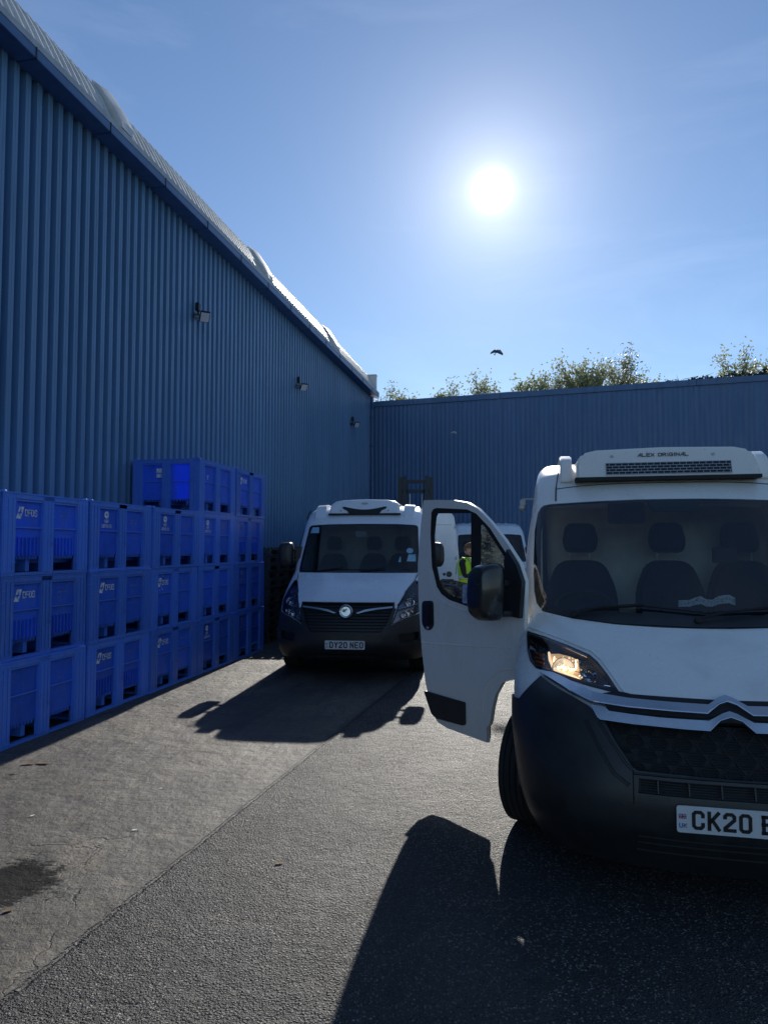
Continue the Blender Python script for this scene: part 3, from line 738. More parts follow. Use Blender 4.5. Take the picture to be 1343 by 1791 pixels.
# ================================================================== BLACK PALLETS
def pallet_proto():
    mb = MB()
    for i in range(7): mb.box(-.5, .5, .02+i*.17, .02+i*.17+.13, .118, .135)
    for x in (-.5, -.06, .38): mb.box(x, x+.12, .02, 1.17, .10, .118)
    for x in (-.5, -.06, .38):
        for y in (.02, .53, 1.03): mb.box(x+.005, x+.115, y, y+.14, .022, .10)
    for x in (-.5, -.06, .38): mb.box(x, x+.12, .02, 1.17, 0, .022)
    for i in range(8):
        for x in (-.5, .485): mb.box(x, x+.015, .03+i*.15, .07+i*.15, .135, .150)
    for i in range(7):
        for y in (.02, 1.155): mb.box(-.46+i*.14, -.42+i*.14, y, y+.015, .135, .150)
    return mb.build('pallet', M['pallet'], None, bevel=.004)
pp = pallet_proto(); first = True
cols_ = [(-2.55, 12.75, -AZ, 12, 'left column of black pallets beside the farthest bins'), (-2.05, 14.6, pi/2-radians(2), 12, 'middle column of black pallets behind the van mirror'), (-.85, 14.65, pi/2-radians(4), 12, 'right column of black pallets hidden behind the white van')]
ordn = ['bottom', 'second', 'third', 'fourth', 'fifth', 'sixth', 'seventh', 'eighth', 'ninth', 'tenth', 'eleventh', 'topmost']
for (x, y, rz, n, lab) in cols_:
    for i in range(n):
        o = pp if first else pp.copy()
        if not first: COL.objects.link(o)
        first = False
        rr = random.Random(i*7+int(x*10))
        o.location = (x+(rr.random()-.5)*.03, y+(rr.random()-.5)*.03, i*.1415); o.rotation_euler = (0, 0, rz+(rr.random()-.5)*.03)
        tag(o, f'{ordn[i]} pallet up in the {lab}' if i else f'bottom pallet in the {lab}', 'pallet', 'black plastic pallets')

# ================================================================== VAN KIT
ins = lambda L, c, k: [(c[0]+(x-c[0])*k[0], c[1]+(z-c[1])*k[1]) for x, z in L]
class Surf:
    """front skin of a van: y = depth behind the plate, as a function of lateral x and height z"""
    def __init__(s, prof, Wt, C, N, extra=None): s.prof, s.Wt, s.C, s.N, s.extra = prof, Wt, C, N, extra
    def w(s, z): return sm(z, s.Wt)
    def e(s, z): return sm(z, s.prof, .012)+sm(z, s.C)
    def P(s, q, z):
        q = max(-1, min(1, q)); a = abs(q)*pi/2; n = interp(z, s.N); w = s.w(z)
        x = w*(sin(a)**(2/n) if a > 0 else 0)*(1 if q >= 0 else -1)
        y = sm(z, s.prof, .012)+sm(z, s.C)*(1-max(0, cos(a))**(2/n))
        if s.extra: y += s.extra(abs(x), z)
        return Vector((x, y, z))
    def q(s, x, z):
        t = min(1, abs(x)/s.w(z)); n = interp(z, s.N); return math.asin(t**(n/2))/(pi/2)*(1 if x >= 0 else -1)
    def at(s, q, z, off=0):
        p = s.P(q, z)
        if off:
            h = .004; q1, q0 = min(1, q+h), max(-1, q-h)
            a = s.P(q1, z)-s.P(q0, z); b = s.P(q, z+h)-s.P(q, z-h)
            n = a.cross(b)
            if n.length > 1e-12: p = p+n.normalized()*off
        return p
    def xz(s, x, z, off=0): return s.at(s.q(x, z), z, off)
K_ = 1.25
def skin(S, outline, holes=(), off=0, thick=.012, step=.035):
    """outline, holes in (x,z)"""
    cv = lambda L: [(S.q(x, z)*K_, z) for x, z in L]
    mb = MB(); cdt_patch(mb, cv(densify(outline, step)), [cv(densify(h, step)) for h in holes], step, lambda u, v, o: S.at(u/K_, v, off+o), thick)
    return mb
def mirrorx(L): return [(-x, z) for x, z in L[::-1]]
def sym(L): return L+[(-x, z) for x, z in L[::-1]]
def side_patch(S, sg, outline, holes, thick=.02, step=.08, off=0):
    mb = MB(); cdt_patch(mb, outline, holes, step, lambda u, v, o: (sg*(S.w(v)+off+o), u, v), thick); return mb
def arc(cy, cz, r, a0, a1, n=14): return [(cy+r*cos(radians(a0+(a1-a0)*k/n)), cz+r*sin(radians(a0+(a1-a0)*k/n))) for k in range(n+1)]
def wheel(root, x, y, z, sg, R=.345, wd=.215, steer=0):
    T = Matrix.Translation((x, y, z)) @ Matrix.Rotation(steer, 4, 'Z')
    ax = T.to_3x3() @ Vector((sg, 0, 0)); c = Vector((x, y, z)); mb = MB(); h = wd/2
    prof = [(R*.60, -h*.8), (R*.66, -h*.95), (R*.85, -h), (R*.95, -h*.9), (R*.985, -h*.72)]
    for k in range(5):
        a = -h*.68+k*h*.34; prof += [(R, a+.004), (R, a+h*.27), (R-.009, a+h*.28), (R-.009, a+h*.335)]
    prof += [(R*.985, h*.72), (R*.95, h*.9), (R*.85, h), (R*.66, h*.95), (R*.60, h*.8), (R*.60, -h*.8)]
    mb.lathe(prof, c, ax, 48); t = mb.build('wheel', M['tyre'], root)
    mb = MB(); mb.lathe([(R*.61, -h*.8), (R*.61, h*.82), (R*.57, h*.86), (R*.55, h*.5), (R*.45, h*.45), (R*.30, h*.62), (R*.16, h*.62), (R*.13, h*.8), (0, h*.82)], c, ax, 32)
    mb.build('rim', M['rim'], t)
    mb = MB()
    for k in range(12):
        a = 2*pi*k/12; u = T.to_3x3() @ Vector((0, cos(a), sin(a))); p = c+u*R*.42+ax*h*.5; mb.lathe([(0, .012), (R*.035, .012), (R*.04, 0)], p, ax, 8)
    mb.build('rim_hole', M['dark'], t)
def number_plate(root, S, text, cx, zc, uk=True):
    P0 = S.xz(cx-.26, zc, .02); P1 = S.xz(cx+.26, zc, .02); y = min(P0.y, P1.y, S.xz(cx, zc, .02).y)
    f = lambda u, v, o: (cx+u, y-.004-o, zc+v)
    mb = MB(); mb.prism(rounded([(-.26, -.0555), (.26, -.0555), (.26, .0555), (-.26, .0555)], .012), lambda p: f(p[0], p[1], 0), lambda p: f(p[0], p[1], -.006)); pl = mb.build('number_plate', M['plate'], root)
    mb = MB(); strokes(mb, text, -.193, -.0325, .036, .065, .025, .0145, f, space=.024); mb.build('plate_lettering', M['ink'], pl, smooth=0)
    if uk:
        mb = MB(); strokes(mb, 'UK', -.249, -.034, .011, .016, .006, .0032, f); mb.add([f(-.252, .002, .001), f(-.222, .002, .001), f(-.222, .022, .001), f(-.252, .022, .001)], [(0, 1, 2, 3)]); mb.build('country_mark', M['ink_blue'], pl, smooth=0)
        mb = MB()
        for a, b, c, d in ((-.252, -.222, .0095, .0145), (-.2395, -.2345, .002, .022)): mb.add([f(a, c, .0025), f(b, c, .0025), f(b, d, .0025), f(a, d, .0025)], [(0, 1, 2, 3)])
        mb.build('flag_cross', M['ink_red'], pl, smooth=0)
        mb = MB()
        for a, b, c, d in ((-.252, -.222, .008, .016), (-.241, -.233, .002, .022)): mb.add([f(a, c, .0018), f(b, c, .0018), f(b, d, .0018), f(a, d, .0018)], [(0, 1, 2, 3)])
        for s1 in (1, -1): mb.add([f(-.252, .012-s1*.010, .0016), f(-.250, .012-s1*.010, .0016), f(-.222, .012+s1*.010, .0016), f(-.224, .012+s1*.010, .0016)], [(0, 1, 2, 3)])
        mb.build('flag_white', M['plate'], pl, smooth=0)
    return pl
def seat(root, x, y, zb, w=.46, hr=True):
    """seat cushion, back and head restraint"""
    def pad(name, pts, hw, par):
        mb = MB(); pts = rounded(pts, .06, 5); c0 = .05
        mb.prism(pts, lambda p: (x-hw, p[0], p[1]), lambda p: (x+hw, p[0], p[1])); return mb.build(name, M['seat'], par, bevel=.035)
    s = pad('seat', [(y-.5, zb-.12), (y-.5, zb+.02), (y+.02, zb), (y+.02, zb-.12)], w/2, root)
    # backrest with rounded shoulders, built in the xz plane
    out = rounded([(-w/2, 0), (w/2, 0), (w/2+.01, .38), (w*.33, .60), (-w*.33, .60), (-w/2-.01, .38)], .09, 5)
    mb = MB(); mb.prism(out, lambda p: (x+p[0], y-.03+p[1]*.22, zb-.02+p[1]), lambda p: (x+p[0], y+.08+p[1]*.22, zb-.02+p[1])); mb.build('seat_back', M['seat'], root, bevel=.03)
    if hr:
        out = rounded([(-.105, .655), (.105, .655), (.128, .74), (.10, .87), (-.10, .87), (-.128, .74)], .05, 5)
        mb = MB(); mb.prism(out, lambda p: (x+p[0], y-.01+p[1]*.20, zb-.02+p[1]), lambda p: (x+p[0], y+.08+p[1]*.20, zb-.02+p[1])); h = mb.build('head_restraint', M['seat'], root, bevel=.03)
        mb = MB()
        for a in (-.07, .07): mb.tube([(x+a, y+.03+.6*.2, zb+.52), (x+a, y+.03+.67*.2, zb+.68)], .006, 6)
        mb.build('restraint_post', M['gal'], h)
def cabin(root, S, zt, yb, zfloor, seats, zb, dash_y0, dash_z):
    mb = MB(); w = .86
    mb.prism(rounded([(-w-.03, zfloor), (w+.03, zfloor), (w, 1.6), (w-.09, zt), (-w+.09, zt), (-w, 1.6)], .08), lambda p: (p[0], yb, p[1]), lambda p: (p[0], yb+.02, p[1])); mb.build('bulkhead', M['beige'], root)
    mb = MB(); mb.box(-.74, .74, dash_y0+.95, yb, zt-.03, zt-.01); mb.build('headlining', M['beige'], root)
    mb = MB(); mb.box(-.88, .88, .75, yb, zfloor, zfloor+.02); mb.build('cab_floor', M['dash'], root)
    mb = MB(); pr = rounded([(dash_y0, dash_z-.10), (dash_y0+.02, dash_z-.03), (dash_y0+.42, dash_z), (dash_y0+.55, dash_z-.05), (dash_y0+.58, dash_z-.3), (dash_y0+.4, zfloor+.05), (dash_y0-.05, zfloor+.05)], .04)
    mb.prism(pr, lambda p: (-.83, p[0], p[1]), lambda p: (.83, p[0], p[1])); mb.build('dashboard', M['dash'], root, bevel=.01)
    for x, wd in seats: seat(root, x, 1.95 if yb < 2.4 else 2.0, zb, wd)
def steering(root, c, tilt, R=.19):
    mb = MB(); T = Matrix.Translation(c) @ Matrix.Rotation(tilt, 4, 'X')
    mb.tube([tuple(T @ Vector((R*cos(2*pi*k/32), R*sin(2*pi*k/32), 0))) for k in range(33)], .014, 8, cap=False)
    for a in (0, pi, -pi/2): mb.tube([tuple(T @ Vector((0, 0, -.03))), tuple(T @ Vector((R*cos(a), R*sin(a), 0)))], .016, 6)
    mb.lathe([(0, .02), (.06, .01), (.075, -.03), (.03, -.06), (.03, -.25)], T @ Vector((0, 0, 0)), T.to_3x3() @ Vector((0, 0, 1)), 20)
    mb.build('steering_wheel', M['dash'], root)
def body_rest(S, root, ztop, Yr, mat, holesL, holesR, arches, zbot=.42, roofcrown=.02, skip_front=0.0):
    """sides, roof and tail behind the front skin"""
    zs = [zbot+(ztop-zbot)*k/26 for k in range(27)]
    for sg, hl in ((-1, holesL), (1, holesR)):
        front = [(S.e(z)+.0005, z) for z in zs[::-1]]
        out = front+[(Yr, zbot), (Yr, ztop)]
        # cut arches from the bottom edge
        bottom = []
        y = front[-1][0]
        pl = front[:]
        for cy, cz, r in arches:
            a = math.asin((zbot-cz)/r); 
            ys = cy-r*cos(a)
            seg = [(cy-r*cos(t_), cz+r*sin(t_)) for t_ in [a+(pi-2*a)*k/16 for k in range(17)]]
            seg = [q_ for q_ in seg if q_[0] > interp(q_[1], [(z, S.e(z)) for z in zs])+.004]
            if pl is front or seg[0][0] < pl[-1][0]: pl = [q_ for q_ in pl if not (math.dist(q_, (cy, cz)) < r)]
            pl += seg
        pl += [(Yr, zbot), (Yr, ztop)]
        side_patch(S, sg, pl, hl).build('side_panel', mat, root)
    mb = MB(); nq = 28; ys = 14; rows = []
    for j in range(ys+1):
        t = j/ys
        row = []
        for i in range(nq+1):
            q = -1+2*i/nq; p = S.P(q, ztop); y = p.y+(Yr-p.y)*t
            cr = roofcrown*(1-(p.x/S.w(ztop))**2)*min(1, t*6)
            row.append((p.x, y, ztop+cr+.0*t))
        rows += row
    mb.add(rows, [(j*(nq+1)+i, j*(nq+1)+i+1, (j+1)*(nq+1)+i+1, (j+1)*(nq+1)+i) for j in range(ys) for i in range(nq)])
    for i in range(7): x = -.6+i*.2; mb.box(x-.02, x+.02, S.prof[-1][1]+.6, Yr-.1, ztop+.004, ztop+roofcrown+.012)
    mb.build('roof', mat, root)
    prof = [(S.w(z), z) for z in zs]; poly = prof+[(-x, z) for x, z in prof[::-1]]
    mb = MB(); mb.prism(poly, lambda p: (p[0]*.999, Yr-.02, p[1]), lambda p: (p[0]*.999, Yr, p[1])); mb.build('rear_door', mat, root)
    mb = MB()
    for cy, cz, r in arches:
        for sg in (-1, 1):
            n = 16; vs = [(sg*x, cy-(r+.01)*cos(pi*k/n), cz+(r+.01)*sin(pi*k/n)) for x in (.93, .60) for k in range(n+1)]
            mb.add(vs, [(k, k+1, n+1+k+1, n+1+k) for k in range(n)]); mb.box(sg*.60-.005, sg*.60+.005, cy-r, cy+r, cz+.02, cz+r)
    mb.build('wheel_arch_liner', M['dark'], root)
    mb = MB(); mb.box(-.58, .58, .35, Yr-.2, .30, .42); mb.box(-.78, .78, 1.4, 3.9, .32, .42); mb.build('underbody', M['dark'], root)

# ================================================================== NEAR VAN (open door)
def rx(ax, z):
    if z < 1.0 or z > 1.30: return 0
    xc = interp(z, [(1.0, .40), (1.1, .50), (1.2, .60), (1.3, .70)]); t = max(0, min(1, (ax-xc)/.10)); k = t*t*(3-2*t)
    return .035*k*min(1, (z-1.0)/.04)*min(1, (1.30-z)/.04)
RS = Surf([(.25, .16), (.36, .07), (.48, .01), (.6, 0), (.72, .03), (.85, .08), (.94, .12), (.99, .17), (1.03, .24), (1.08, .34), (1.15, .50), (1.22, .67), (1.27, .8), (1.32, .87), (1.98, 1.50), (2.05, 1.58), (2.12, 1.66), (2.20, 1.78), (2.27, 1.92), (2.32, 2.15), (2.34, 2.4)],
          [(.25, .80), (.4, .88), (.55, .92), (.8, .95), (1.0, .95), (1.2, .92), (1.4, .905), (1.7, .89), (2.0, .85), (2.1, .84), (2.2, .825), (2.28, .80), (2.34, .74)],
          [(.25, .5), (.6, .6), (.9, .62), (1.05, .58), (1.25, .45), (1.4, .36), (2.0, .25), (2.34, .2)],
          [(.25, 2.6), (1.2, 2.6), (1.4, 3), (2.4, 3.2)], rx)
cv_ = empty('parked_van', (1.485, 3.03, 0), -radians(12.5))
tag(cv_, 'large near white van at the right with its driver door swung open and headlight lit', 'van')
S = RS
glassL = [(-.80, 1.965), (-.818, 1.93), (-.838, 1.81), (-.846, 1.61), (-.842, 1.44), (-.828, 1.37), (-.79, 1.328), (-.63, 1.30), (-.41, 1.28), (-.17, 1.271), (0, 1.27)]
glassT = [(0, 2.012), (-.20, 2.011), (-.41, 2.005), (-.74, 1.99), (-.78, 1.982)]
gl_full = glassL+[(-x, z) for x, z in glassL[:-1][::-1]]+[(-x, z) for x, z in glassT[::-1][:-1]]+glassT[:1]+glassT[1:]
grilleU = [(-.525, .915), (-.48, .831), (-.415, .735), (-.395, .722), (0, .716), (.395, .722), (.415, .735), (.48, .831), (.525, .915), (.30, .925), (0, .93), (-.30, .925)]
slotL = [(-.39, .694), (.39, .694), (.395, .634), (-.395, .634)]
lampP = [(-.882, 1.217), (-.783, 1.205), (-.658, 1.176), (-.56, 1.15), (-.526, 1.126), (-.485, 1.079), (-.451, 1.030), (-.441, 1.018), (-.489, 1.019), (-.578, 1.029), (-.67, 1.044), (-.766, 1.060), (-.831, 1.068), (-.861, 1.090), (-.878, 1.13), (-.884, 1.191)]
zt_ = 2.335
edge = [(-S.w(z), z) for z in [zt_-(zt_-.55)*k/40 for k in range(41)]]
full = edge+[(-x, z) for x, z in edge[::-1]]
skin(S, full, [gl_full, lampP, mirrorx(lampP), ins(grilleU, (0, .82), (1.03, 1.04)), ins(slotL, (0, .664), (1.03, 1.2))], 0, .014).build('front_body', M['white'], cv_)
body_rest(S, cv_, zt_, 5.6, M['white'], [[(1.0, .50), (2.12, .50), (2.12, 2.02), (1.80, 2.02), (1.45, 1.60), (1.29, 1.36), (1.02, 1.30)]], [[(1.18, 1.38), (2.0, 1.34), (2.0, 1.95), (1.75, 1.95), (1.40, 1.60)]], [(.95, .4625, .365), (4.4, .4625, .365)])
# bonnet: runs along the top of both headlights up to the screen
hood = [(-.865, 1.232), (-.783, 1.217), (-.655, 1.188), (-.553, 1.161), (-.515, 1.134), (-.473, 1.084), (-.440, 1.036), (-.425, 1.020), (-.385, 1.013), (-.22, 1.010), (0, 1.007)]
hb = [(-.862, 1.30), (-.80, 1.315), (-.63, 1.288), (-.41, 1.268), (-.17, 1.259), (0, 1.258)]
hoodp = hood+[(-x, z) for x, z in hood[:-1][::-1]]+[(-x, z) for x, z in hb[:-1]]+hb[::-1]
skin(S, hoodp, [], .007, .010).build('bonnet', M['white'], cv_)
# screen and black surround
inner = ins(gl_full, (0, 1.66), (.955, .93)); inner = [(x, z+.018) for x, z in inner]
skin(S, gl_full, [inner], -.004, .006).build('screen_surround', M['rubber'], cv_)
gw = skin(S, gl_full, [], .001, 0).build('windscreen', M['glass'], cv_)
# scuttle panel, wipers
mb = skin(S, [(-.80, 1.332), (-.63, 1.303), (-.41, 1.282), (0, 1.273), (.41, 1.282), (.63, 1.303), (.80, 1.332), (.70, 1.350), (.35, 1.335), (0, 1.325), (-.35, 1.335), (-.70, 1.350)], [], .006, .01); mb.build('scuttle', M['black'], cv_)
for (a, b, c) in (((-.62, 1.315), (-.25, 1.365), (.10, 1.335)), ((.02, 1.30), (.38, 1.36), (.70, 1.355))):
    mb = MB(); mb.tube([S.xz(*a, .022), S.xz(a[0]+.14, a[1]+.028, .035), S.xz(*b, .03)], .008, 6); mb.tube([S.xz(b[0]-.33, b[1]-.025, .014), S.xz(b[0], b[1], .018), S.xz(*c, .014)], .006, 6)
    mb.lathe([(0, .02), (.018, .015), (.02, 0)], S.xz(*a, .01), (0, -1, .6), 12); mb.build('wiper', M['rubber'], cv_)
# black bumper with grille openings
bump = [(-.919, .90), (-.905, .930), (-.876, .971), (-.84, 1.008), (-.804, 1.036), (-.744, 1.012), (-.66, .985), (-.588, .958), (-.53, .915)]
bz = [.9-(.9-.28)*k/14 for k in range(15)]
bl = [(-S.w(z)+.0, z) for z in bz[::-1]]
bumpP = bl+bump[1:]+[(-.52, .955), (-.48, .957), (0, .966), (.48, .957), (.52, .955)]+[(-x, z) for x, z in bump[1:][::-1]]+[(-x, z) for x, z in bl[::-1]]
skin(S, bumpP, [grilleU, slotL], .012, .03).build('front_bumper', M['black'], cv_)
mb = MB()    # bumper panel joints and lower steps
for sg in (-1, 1):
    mb.tube([S.xz(sg*.412, .722, .012), S.xz(sg*.414, .60, .012), S.xz(sg*.418, .42, .012)], .0035, 5)
for z in (.455, .425, .385): mb.tube([S.xz(x/20*.40, z, .014) for x in range(-20, 21)], .006, 5)
mb.build('bumper_joint', M['rubber'], cv_)
mb = MB()
for sg in (-1, 1):
    mb.tube([S.xz(sg*x, z, .012) for x, z in ((.545, .90), (.50, .83), (.44, .745), (.415, .722))], .007, 6)
    mb.tube([S.xz(sg*x, z, .010) for x, z in ((.60, .90), (.55, .80), (.49, .70), (.43, .66))], .010, 6)
mb.tube([S.xz(x/20*.41, .711, .014) for x in range(-20, 21)], .006, 5)
mb.build('grille_edge', M['black'], cv_)
# upper grille backing and honeycomb
gb = skin(S, ins(grilleU, (0, .82), (1.03, 1.04)), [], -.05, .01).build('grille', M['dark'], cv_)
mb = MB()
hw, hh = .062, .034
for r_ in range(-1, 4):
    for c_ in range(-6, 7):
        cx = c_*hw*1.62*2/2+(hw*.81 if r_ % 2 else 0)*1.0; cz = .735+r_*hh*1.55
        ring = [(cx+hw*.62*math.copysign(1, k) if abs(k) < 2 else cx, 0) for k in ()]
        pts = [(cx-hw*.72, cz), (cx-hw*.42, cz+hh*.72), (cx+hw*.42, cz+hh*.72), (cx+hw*.72, cz), (cx+hw*.42, cz-hh*.72), (cx-hw*.42, cz-hh*.72)]
        for i in range(6):
            a, b = pts[i], pts[(i+1) % 6]
            m_ = ((a[0]+b[0])/2, (a[1]+b[1])/2)
            if inpoly(*m_, ins(grilleU, (0, .82), (1.0, 1.0))): mb.tube([S.xz(*a, -.018), S.xz(*b, -.018)], .0042, 4, cap=False)
        for dz in (-.014, -.005, .004, .013):
            if inpoly(cx, cz+dz, grilleU): mb.tube([S.xz(cx-hw*.60, cz+dz, -.028), S.xz(cx+hw*.60, cz+dz, -.028)], .0022, 4, cap=False)
mb.build('honeycomb', M['rubber'], gb)
mb = skin(S, ins(slotL, (0, .664), (1.02, 1.1)), [], -.04, .01); lg = mb.build('lower_grille', M['dark'], cv_)
mb = MB()
for x in (-.315, -.19, -.06, .07, .2, .325): mb.tube([S.xz(x, .64, -.008), S.xz(x, .69, -.008)], .005, 5)
for z in (.645, .655, .665, .675, .685): mb.tube([S.xz(x/10*.385, z, -.022) for x in range(-10, 11)], .0022, 4)
mb.build('slot_bar', M['black'], lg)
# satin double chevron strips
c1t = [(-.804, 1.050), (-.742, 1.048), (-.628, 1.016), (-.556, .998), (-.416, .989), (-.226, .984), (-.080, .982), (-.026, 1.008), (0, 1.015)]
c1b = [(-.80, 1.040), (-.66, .992), (-.575, .966), (-.42, .959), (-.234, .955), (-.092, .953), (-.038, .984), (0, .994)]
c1 = c1t+[(-x, z) for x, z in c1t[:-1][::-1]]+[(-x, z) for x, z in c1b[:-1]]+c1b[::-1]
skin(S, c1, [], .030, .018).build('chrome_strip', M['chrome'], cv_, bevel=0)
c2t = [(-.575, .957), (-.512, .951), (-.497, .940), (-.289, .931), (-.090, .930), (-.03, .956), (0, .964)]
c2b = [(-.548, .915), (-.536, .908), (-.40, .902), (-.186, .896), (-.091, .895), (-.045, .932), (0, .944)]
c2 = c2t+[(-x, z) for x, z in c2t[:-1][::-1]]+[(-x, z) for x, z in c2b[:-1]]+c2b[::-1]
skin(S, c2, [], .030, .018).build('chrome_strip', M['chrome'], cv_)
skin(S, [(-.50, .945), (-.12, .94), (-.03, .955), (.03, .955), (.12, .94), (.50, .945), (.52, .975), (.12, .965), (.03, 1.003), (-.03, 1.003), (-.12, .965), (-.52, .975)], [], .018, .01).build('chevron_backing', M['rubber'], cv_)
mb = MB()
for sg in (1, -1): 
    for ln in (c1b, c2b): mb.tube([S.xz(sg*x, z, .031) for x, z in ln[1:]], .004, 6)
mb.build('chrome_bead', M['bright_chrome'], cv_)
skin(S, [(-.60, .992), (-.42, .985), (0, .99), (.42, .985), (.60, .992), (.45, 1.02), (.40, 1.014), (0, 1.009), (-.40, 1.014), (-.45, 1.02)], [], .008, .01).build('bonnet_gap_trim', M['rubber'], cv_)
# headlights
def relay_lamp(sg):
    fl = (lambda L: [(sg*-x, z) for x, z in L]) if sg > 0 else (lambda L: L)
    f = lambda L: (mirrorx(L) if sg > 0 else L)
    hs = skin(S, ins(f(lampP), (sg*.66, 1.11), (1.02, 1.03)), [], -.055, .004, .03).build('headlight', M['lamp_back'], cv_)
    # black rim of the lamp
    inn = ins(lampP, (-.68, 1.115), (.93, .80))
    skin(S, f(lampP), [f(inn)], -.002, .05, .025).build('lamp_rim', M['dark'], hs)
    mb = MB(); top = [(-.870, 1.203), (-.783, 1.192), (-.658, 1.163), (-.57, 1.139)]
    mb.tube([S.xz(sg*-x, z, .0) for x, z in top], .006, 6); bot = [(-.872, 1.14), (-.855, 1.10), (-.83, 1.082), (-.766, 1.072), (-.67, 1.057), (-.578, 1.041), (-.50, 1.032)]
    mb.tube([S.xz(sg*-x, z, -.004) for x, z in bot], .005, 6); mb.build('lamp_trim', M['chrome'], hs)
    # parabolic main reflector with bulb, and small inner reflector
    for (x, z, R, mt, dep) in ((-.690, 1.112, .056, 'lamp_glow' if sg < 0 else 'bright_chrome', .05), (-.572, 1.092, .034, 'bright_chrome', .04)):
        c = S.xz(sg*-x, z, -.048); ax = (sg*.25, -1, .12); mt = 'bright_chrome' if mt == 'lamp_glow' else mt; hot = sg < 0 and R > .05
        mb = MB(); prof = [(.008, 0)]+[(R*k/8, dep*(k/8)**2) for k in range(1, 9)]+[(R*1.06, dep*1.02)]
        mb.lathe(prof, c, ax, 24); mb.build('reflector', M['lamp_back' if hot else mt], hs)
        mb = MB(); mb.lathe([(0, dep*.62), (.009, dep*.60), (.011, dep*.3), (.007, 0)], c, ax, 12); mb.build('bulb', M['lamp_warm' if hot else 'bright_chrome'], hs)
    mb = MB()
    rr = random.Random(3)
    for k in range(26):
        x = -.745+.15*(k % 9)/9+rr.random()*.01; z = 1.068+.09*(k//9)/3+rr.random()*.02
        p = S.xz(sg*-x, z, -.045); T = Matrix.Translation(p) @ Matrix.Rotation(rr.random()*3, 4, 'Z') @ Matrix.Rotation(rr.random()*3, 4, 'X'); mb.box(-.009, .009, -.006, .006, -.006, .006, T)
    mb.build('reflector_facet', M['bright_chrome'], hs)
    mb = MB()
    for k in range(24):
        x = -.85+.055*(k % 6)/6; z = 1.09+.07*(k//6)/4
        p = S.xz(sg*-x, z, -.030); mb.lathe([(0, .008), (.007, .004), (.008, 0)], p, (sg*.6, -1, 0), 6)
    mb.build('indicator_lamp', M['orange'], hs)
    if sg < 0:
        mb = MB(); mb.tube([S.xz(-x, z, -.02) for x, z in ((.768, 1.150), (.765, 1.120), (.750, 1.092), (.71, 1.074), (.66, 1.063), (.615, 1.056))], .0065, 6); mb.build('light_guide', M['lamp_glow'], hs)
    if sg < 0:
        rr = random.Random(6)
        for cx, cz, R0, a0, a1 in ((-.718, 1.128, .026, 150, 330), (-.655, 1.122, .024, 210, 395)):
            mb = MB(); mb.tube([S.xz(cx+R0*cos(radians(a0+(a1-a0)*k/10)), cz+R0*1.1*sin(radians(a0+(a1-a0)*k/10)), -.026) for k in range(11)], [.002+.0045*sin(pi*k/10) for k in range(11)], 6); mb.build('crescent_glow', M['lamp_hot'], hs)  # glowing tubes stand for the bulb's crescent-shaped reflections
        skin(S, ins([(-.771, 1.160), (-.72, 1.166), (-.66, 1.160), (-.622, 1.146), (-.612, 1.075), (-.623, 1.060), (-.68, 1.066), (-.735, 1.080), (-.763, 1.11)], (-.69, 1.11), (.97, .95)), [], -.040, .002, .02).build('bowl_glow_patch', M['lamp_bowl'], hs)  # bulb light on the bowl, put in as weak emission
        mb = MB()
        for k in range(5):
            a = k/4; mb.tube([S.xz(-.742+.01*k, 1.094-.008*k, -.024), S.xz(-.69, 1.078-.0075*k+.006, -.022), S.xz(-.622, 1.060-.004*k+.006, -.022)], .0034, 5)
        for k in range(40):
            x = -.74+.115*rr.random(); z = 1.075+.07*rr.random(); mb.lathe([(0, .003), (.0035+.003*rr.random(), 0)], S.xz(x, z, -.028), (-.2, -1, 0), 6)
        mb.build('light_fan', M['lamp_glow'], hs)  # fan and glints of reflected bulb light, modelled as emitters
    skin(S, f([(-.533, 1.047), (-.487, 1.047), (-.475, 1.034), (-.533, 1.036)]), [], -.018, .003, .02).build('daytime_light', M['drl'], hs)
    skin(S, f(lampP), [], .004, 0, .03).build('lamp_lens', M['glass_clear'], hs)
relay_lamp(-1); relay_lamp(1)
number_plate(cv_, S, 'CK20 B', .01, .556)
# roof furniture: seam, raised shoulders, refrigeration unit
mb = MB(); mb.tube([S.xz(x/20*.70, 2.128-.03*abs(x/20)**3, .0005) for x in range(-20, 21)], .0035, 5)
for sg in (-1, 1): mb.tube([S.xz(sg*x, z, .0) for x, z in ((.70, 2.01), (.695, 2.10), (.68, 2.20), (.665, 2.27), (.655, 2.32))], .006, 6)
mb.build('roof_seam', M['grey_ink'], cv_)
for sg in (-1, 1):
    mb = MB(); pr = [(1.70, 2.135), (1.74, 2.22), (1.82, 2.31), (1.93, 2.355), (2.6, 2.37), (2.6, 2.30), (1.95, 2.26)]
    mb.prism(rounded(pr, .04), lambda p: (sg*.665, p[0], p[1]), lambda p: (sg*.585, p[0]+.0, p[1])); mb.build('roof_shoulder', M['white'], cv_, bevel=.02)
unit = [(-.565, 2.165), (-.562, 2.285), (-.52, 2.345), (-.43, 2.367), (0, 2.378), (.43, 2.367), (.52, 2.345), (.562, 2.285), (.565, 2.165)]
mb = MB(); n = len(unit); rows = []
for (y, k, dz) in ((1.60, .0, 0), (1.62, .5, 0), (1.66, .80, .0), (1.74, .93, 0), (1.86, 1.0, 0), (2.75, 1.0, 0), (2.8, .9, 0)):
    # front leans back: upper points recede
    rows.append([(x*(1 if k > 0 else .985), y+(z-2.165)*.35*(1 if y < 2 else 0), 2.165+(z-2.165)*(1 if i in (0, n-1) else 1)*(max(.96, k) if y < 2.7 else k)) for i, (x, z) in enumerate(unit)])
rows = rows[1:]
vs = sum(rows, []); R_ = len(rows)
